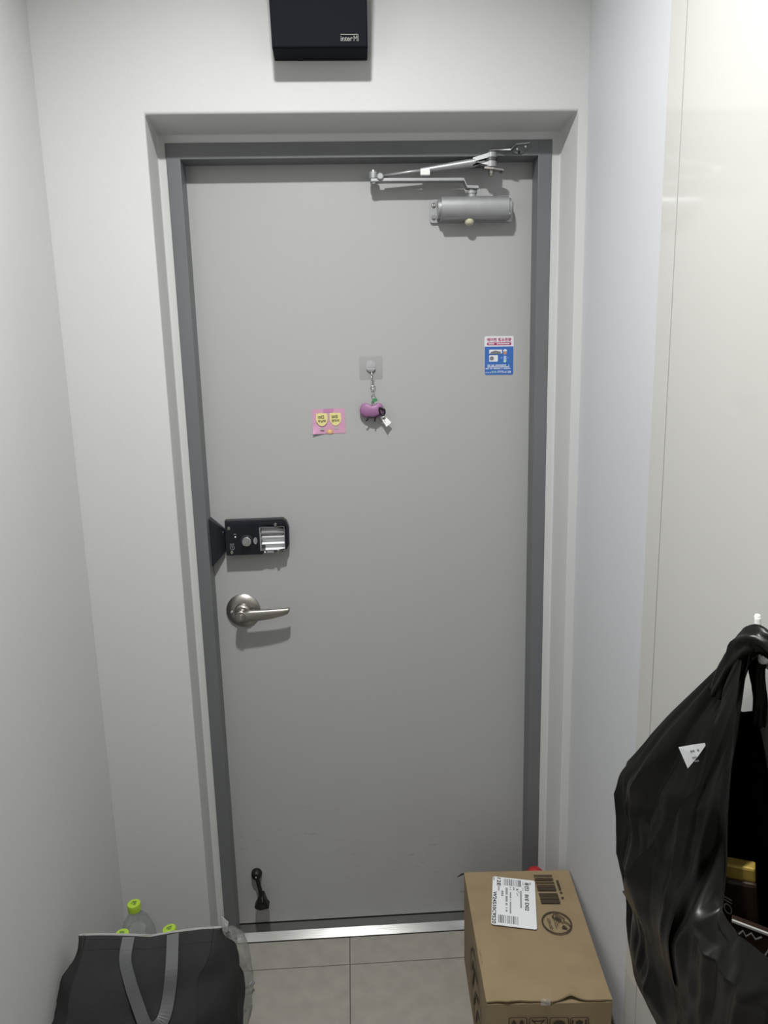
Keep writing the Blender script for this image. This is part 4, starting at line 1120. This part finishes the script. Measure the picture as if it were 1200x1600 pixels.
for k, r_ in enumerate(rings):
    for i, p in enumerate(r_):
        d_ = Vector((p.x + 0.40, p.y + 0.285, 0)).normalized()
        a_ = 0.012 * noise.noise(Vector((p.x * 16, p.y * 16, p.z * 18))) - 0.010 * abs(noise.noise(Vector((p.x * 30, p.y * 30, p.z * 26 + 5))))
        q = p + d_ * a_ * (1 if k > 1 else 0.4)
        q.x = max(q.x, WL + 0.004); q.y = min(q.y, YW - 0.004); q.z = max(q.z + 0.2 * a_ * (k > 1), 0.0015)
        r_[i] = q
v, f = loft(rings, cap_bottom=True)
obj('film', v, f, M_FILM, cb)
# dark crumpled wrapper seam inside the film
for pts in (((368, 1554), (376, 1549), (384, 1543), (391, 1541), (397, 1535)), ((374, 1600), (376, 1592), (379, 1586), (381, 1582))):
    q = [onZ(x, y, 0.03) for x, y in pts]
    v, f = tube(catmull(q, 4), [0.0035] * (len(q) * 4 - 3), 6)
    obj('label_strip', v, f, M_GREYP, cb, smooth=True)

# ------------------------------------------------------------------ white hook on the cabinet
HK = Vector((0.476, -1.002, 1.275))
wh = thing('wall_hook', 'white plastic hook on the cream cabinet holding the black bag', 'hook', (WR - 0.001, -1.0, 1.20))
box('plate', (WR - 0.001, -1.018, 1.205), (WR - 0.006, -0.986, 1.285), M_WHITEPL, wh, bevel=0.0015)
htip = onX(1184, 960, 0.476)
v, f = tube(catmull([(WR - 0.004, -1.002, 1.225), (WR - 0.020, -1.002, 1.222), (0.482, -1.003, 1.232), (0.4765, -1.003, 1.255), (htip.x, htip.y, htip.z - 0.004)], 6), 0.0042, 12)
obj('prong', v, f, M_WHITEPL, wh, smooth=True)
v, f = lathe((htip.x, htip.y, htip.z - 0.006), (0, 0, 1), [(0, 0.0042), (0.003, 0.0042), (0.0055, 0.003), (0.0065, 0.0)], 12)
obj('tip', v, f, M_WHITEPL, wh, smooth=True)

# ------------------------------------------------------------------ black carrier bag
bg = thing('carrier_bag', 'bulging black plastic carrier bag hanging from the white hook', 'bag', (0.42, -1.0, 0.59))
HT = Vector((0.470, -1.010, 1.262))
def lerp_keys(keys, th):
    for k in range(len(keys) - 1):
        a0, p0 = keys[k]; a1, p1 = keys[k + 1]
        if a0 <= th <= a1:
            t_ = (th - a0) / (a1 - a0) if a1 > a0 else 0
            t_ = t_ * t_ * (3 - 2 * t_) if (p1 - p0).length > 0.05 else t_
            return p0.lerp(p1, t_)
    return keys[-1][1]
H_ = lambda dx=0, dy=0, dz=0: HT + Vector((dx, dy, dz))
RIM = [(0, H_(0.004, 0.010, -0.002)), (50, H_(-0.004, 0.006, 0)), (94, H_(-0.010, -0.006, -0.004)), (99, Vector((0.428, -1.045, 1.12))), (106, Vector((0.408, -1.085, 0.930))), (125, Vector((0.392, -1.15, 0.950))),
       (150, Vector((0.40, -1.25, 0.985))), (175, Vector((0.43, -1.28, 1.00))), (196, Vector((0.470, -1.20, 1.02))), (206, Vector((0.487, -1.12, 1.05))), (209, H_(0.006, -0.014, -0.004)), (222, H_(0.016, -0.012, 0)),
       (226, Vector((0.500, -1.06, 0.99))), (236, Vector((0.503, -1.012, 1.03))), (243, Vector((0.503, -0.992, 1.110))), (250, Vector((0.503, -0.975, 1.139))), (268, Vector((0.503, -0.945, 1.122))), (285, Vector((0.503, -0.92, 1.113))), (296, Vector((0.500, -0.905, 1.13))), (303, H_(0.012, 0.010, -0.002)), (360, H_(0.004, 0.010, -0.002))]
YC = -1.0
BAGR = [(0.590, 0.100, 0.032, 0.460, -1.010), (0.597, 0.145, 0.048, 0.450, -1.010), (0.640, 0.176, 0.060, 0.440, -1.01), (0.720, 0.194, 0.066, 0.436, -1.01), (0.820, 0.222, 0.072, 0.430, -1.01), (0.915, 0.248, 0.074, 0.428, -1.01)]
def bag_point(th, s_):
    """th degrees (0 far end, 90 room side, 180 near end, 270 wall side); s_ 0 at the bottom, 1 at the belly, 2 at the rim"""
    r_ = math.radians(th); cx, sx = math.cos(r_), math.sin(r_)
    ex = (abs(cx) ** 0.85) * (1 if cx >= 0 else -1); ey = (abs(sx) ** 0.75) * (1 if sx >= 0 else -1)
    def ring(k):
        z, ay, ax, xc, yc = BAGR[k]
        return Vector((xc - ax * ey, yc + ay * ex, z))
    if s_ <= 1:
        q = s_ * (len(BAGR) - 1); k = min(int(q), len(BAGR) - 2); t_ = q - k
        p0, p1, p2, p3 = (ring(max(0, min(len(BAGR) - 1, k + i))) for i in (-1, 0, 1, 2))
        p = 0.5 * ((2 * p1) + (p2 - p0) * t_ + (2 * p0 - 5 * p1 + 4 * p2 - p3) * t_ * t_ + (3 * p1 - p0 - 3 * p2 + p3) * t_ ** 3)
    else:
        t_ = s_ - 1
        a = ring(len(BAGR) - 1); b = lerp_keys(RIM, th)
        p = a.lerp(b, t_)
        # cloth leaves the belly upwards before turning to the hook
        bul = math.sin(math.pi * t_) * (1 - t_) * 0.035 * min(1, (b - a).length / 0.4)
        d_ = Vector((-ey * 0.35, ex, 0.0))
        p = p + d_ * bul * (0.9 if b.z > 1.2 else 0.35)
    # pleats running towards the hook, crumples lower down
    d_ = Vector((-ey, ex * 0.6, 0)); d_.normalize()
    pl_ = noise.noise(Vector((th * 0.11, s_ * 0.6, 1.7))) * 0.013 + noise.noise(Vector((th * 0.27, s_ * 0.9, 6.1))) * 0.006
    cr = -abs(noise.noise(Vector((p.y * 7 + p.z * 4, p.x * 7, p.z * 5 - p.y * 4)))) * (0.034 if th > 40 or th < 10 else 0.016) + noise.noise(Vector((p.y * 30, p.x * 30, p.z * 24))) * 0.004
    amp = 1.0 if s_ < 1 else max(0.0, 1 - (s_ - 1) ** 1.5 * 0.8)
    if s_ > 1.0 and lerp_keys(RIM, th).z > 1.2: cr *= max(0, 1 - (s_ - 1) * 1.5)
    p = p + d_ * (pl_ * (0.6 + 0.4 * min(s_, 1)) + cr) * amp
    p.x = min(p.x, WR - 0.006)
    return p
# front panel folded over the far gusset: a second layer with a diagonal free edge
def to_px(p):
    d = p - CAM; z = d.dot(AX_F)
    return 600 + F_PX * d.dot(AX_R) / z, 800 - F_PX * d.dot(AX_U) / z
def seek_theta(px, s_, lo=18, hi=100):
    best, bt = 1e9, lo
    for k in range(84):
        th = lo + (hi - lo) * k / 83
        e_ = abs(to_px(bag_point(th, s_))[0] - px)
        if e_ < best: best, bt = e_, th
    return bt
DIAG = [(1.92, 1152), (1.75, 1138), (1.55, 1112), (1.40, 1090), (1.25, 1060), (1.10, 1032), (1.0, 1015), (0.85, 1000), (0.70, 992), (0.40, 992)]
def diag_x(s_):
    for (s0, x0), (s1, x1) in zip(DIAG, DIAG[1:]):
        if s1 <= s_ <= s0: return x1 + (x0 - x1) * (s_ - s1) / (s0 - s1)
    return DIAG[0][1]
E0 = [seek_theta(diag_x(0.6 + 1.4 * k / 60), 0.6 + 1.4 * k / 60) for k in range(61)]
for _ in range(4):
    E0 = [sum(E0[max(0, k - 3):k + 4]) / len(E0[max(0, k - 3):k + 4]) for k in range(61)]
def edge0(s_):
    q = max(0.0, min(59.999, (s_ - 0.6) / 1.4 * 60)); k = int(q)
    return E0[k] + (E0[k + 1] - E0[k]) * (q - k)
NT, NS = 240, 90
rings = []
for k in range(NS + 1):
    s_ = 2.0 * k / NS
    e0 = edge0(s_)
    row = []
    for i in range(NT):
        th = 360 * i / NT
        p = bag_point(th, s_)
        if s_ > 0.75 and th < e0 + 25:                    # the far gusset is pushed in behind the fold
            w_ = max(0, 1 - ((th - e0) / (30 if th < e0 else 25)) ** 2) * min(1, (s_ - 0.75) / 0.25) * (1 - max(0, s_ - 1)) ** 0.6
            r_ = math.radians(th)
            p = p + Vector((0.9, 0.35, 0)).normalized() * 0.040 * w_
            p.x = min(p.x, WR - 0.006)
        row.append(p)
    rings.append(row)
v, f = loft(rings, cap_bottom=True)
obj('sack', v, f, M_BAG, bg, smooth=True)
V, Fc = [], []
NA, NBb = 46, 64
for k in range(NBb + 1):
    s_ = 0.72 + 1.20 * k / NBb
    e0 = edge0(s_)
    for i in range(NA + 1):
        u_ = i / NA
        th = e0 + (max(98.0, e0 + 2) - e0) * u_
        p = bag_point(th, s_)
        r_ = math.radians(th); d_ = Vector((-math.sin(r_), -0.35, 0)).normalized()
        off = 0.003 + 0.016 * (1 - u_) ** 1.5 * (1 - 0.75 * max(0, s_ - 1))
        if s_ < 0.9: off = 0.002 + (off - 0.002) * (s_ - 0.72) / 0.18
        p = p + d_ * (off + 0.006 * max(0, noise.noise(Vector((th * 0.22, s_ * 0.8, 9.0)))) * (1 - 0.8 * max(0, s_ - 1)))
        V.append(p)
for k in range(NBb):
    for i in range(NA):
        a_ = k * (NA + 1) + i; Fc.append((a_, a_ + 1, a_ + NA + 2, a_ + NA + 1))
obj('front_fold', V, Fc, M_BAG, bg, smooth=True)
# gathered film wrapped over the hook, pleated
def pleated(path, rad, seed, amp=0.35, n=28):
    v, f = tube(path, rad, n)
    out_ = []
    for q, p in enumerate(v):
        k = q // n; i = q % n
        c_ = Vector(path[min(k, len(path) - 1)]); d_ = Vector(p) - c_
        w_ = 1 + amp * noise.noise(Vector((i * 0.9, k * 0.25, seed))) + amp * 0.6 * math.sin(i * 2 * math.pi * 5 / n + k * 0.4 + seed)
        out_.append(c_ + d_ * w_)
    return out_, f
pth = catmull([H_(-0.030, 0.030, -0.095), H_(-0.020, 0.014, -0.045), H_(-0.008, 0.003, -0.012), H_(0.002, -0.010, -0.004), H_(0.016, -0.034, -0.018), H_(0.022, -0.075, -0.060)], 6)
nP = len(pth)
v, f = pleated(pth, [0.009 + 0.006 * math.sin(math.pi * k / (nP - 1)) for k in range(nP)], 3.0)
obj('handle_wrap', v, f, M_BAG, bg, smooth=True)
pth = catmull([H_(0.010, 0.004, -0.012), Vector((0.490, -0.985, 1.205)), Vector((0.498, -0.982, 1.165)), Vector((0.500, -0.980, 1.120))], 6)
v, f = pleated(pth, [0.008] * len(pth), 8.0)
obj('handle_strap', v, f, M_BAG, bg, smooth=True)

# ------------------------------------------------------------------ things in the bag
def surf(px, py, toward=0.006):
    best, bp_ = 1e9, None
    for a in range(0, 76):
        th = 22 + a
        for b in range(0, 61):
            p = bag_point(th, 0.9 + b / 61)
            x, y = to_px(p); e_ = (x - px) ** 2 + (y - py) ** 2
            if e_ < best: best, bp_ = e_, p
    d = ray(px, py)
    t_ = (bp_ - CAM).dot(AX_F)
    return CAM + d * t_ + d.normalized() * toward
rc0 = surf(1082, 1172)
rcpt = thing('receipt', 'white paper receipt tucked in the fold of the black bag', 'paper', rc0)
dep = (rc0 - CAM).dot(AX_F)
RP = [CAM + ray(x, y) * (dep + dz) for x, y, dz in ((1063, 1164, 0.004), (1085, 1160, 0.002), (1107, 1157, 0.0), (1093, 1177, 0.0), (1077, 1196, 0.002))]
v, f = prism(RP, AX_F * 0.0006)
rs = obj('sheet', v, f, M_PAPER, rcpt)
RPl = Plane2D(RP[0] - AX_F * 0.0008, RP[1] - RP[0], (RP[0] - RP[4]))
RPl.quads('receipt_print', dashes(0.012, 0.024, -0.008, 0.003, 4) + dashes(0.011, 0.017, -0.017, 0.0025, 3) + dashes(0.012, 0.018, -0.022, 0.0025, 3), 0.0, M_GREYINK, rs)['kind'] = 'stuff'

def pack(px_c, X, w, h, dpt, tilt, name, label):
    c = onX(px_c[0], px_c[1], X)
    t_ = thing(name, label, 'snack', c)
    fwd = (c - CAM); fwd.z = 0; fwd.normalize()
    rt = Vector((fwd.y, -fwd.x, 0)); up = Vector((0, 0, 1))
    ru = rt * math.cos(tilt) + up * math.sin(tilt); uu = -rt * math.sin(tilt) + up * math.cos(tilt)
    return t_, c, ru, uu, fwd
def slab(c, ru, uu, fwd, x0, x1, y0, y1, d0, d1):
    return prism([c + ru * x + uu * y + fwd * d0 for x, y in ((x0, y0), (x1, y0), (x1, y1), (x0, y1))], fwd * (d1 - d0))
p1, c, ru, uu, fwd = pack((1152, 1394), 0.440, 0.05, 0.09, 0.03, 0.10, 'snack_pack', 'brown wrapped snack pack with gold end inside the black bag')
v, f = slab(c, ru, uu, fwd, -0.027, 0.024, -0.040, 0.024, 0, 0.03)
wrp = obj('wrapper', v, f, M_CHOC, p1, bevel=0.005)
v, f = slab(c, ru, uu, fwd, -0.019, 0.0225, 0.0235, 0.043, 0.004, 0.022)
obj('gold_end', v, f, M_GOLD, p1, bevel=0.003)
WP_ = Plane2D(c + ru * (-0.009) + uu * (-0.012) - fwd * 0.0006, uu, -ru)
if WP_.n.dot(fwd) > 0: WP_ = Plane2D(WP_.o, uu, -ru)
WP_.text('brand_word', 'Oll', 0, 0.002, 0.026, 0.010, 0.0003, M_RIM, wrp, shear=0.3)
WP_.text('brand_line', 'ALMOND & BAR', 0.012, -0.006, 0.026, 0.0026, 0.0003, M_GOLD, wrp) if False else None
p2, c, ru, uu, fwd = pack((1196, 1470), 0.435, 0.09, 0.06, 0.03, -0.06, 'snack_box', 'black snack box with pale top edge in the front of the black bag')
v, f = slab(c, ru, uu, fwd, -0.040, 0.036, -0.03, 0.020, 0, 0.012)
sb = obj('carton', v, f, M_CHOC, p2, bevel=0.0015)
v, f = slab(c, ru, uu, fwd, -0.039, 0.035, 0.0185, 0.0212, -0.0008, 0.002)
obj('pale_edge', v, f, M_RIM, p2)
SPk = Plane2D(c - fwd * 0.0008, ru, uu)
SPk.stroke('brand_scribble', [[(-0.030, 0.006), (-0.026, 0.013), (-0.022, 0.007), (-0.017, 0.014), (-0.012, 0.008), (-0.006, 0.014)], [(0.000, -0.010), (0.004, 0.004), (0.008, -0.008)]], 0.0022, 0.0, M_RIM, sb)

for o_ in (bg, wh, rcpt, p1, p2):              # the cabinet front stands a little nearer than first measured
    o_.location += Vector((-0.012, -0.020, 0.008))
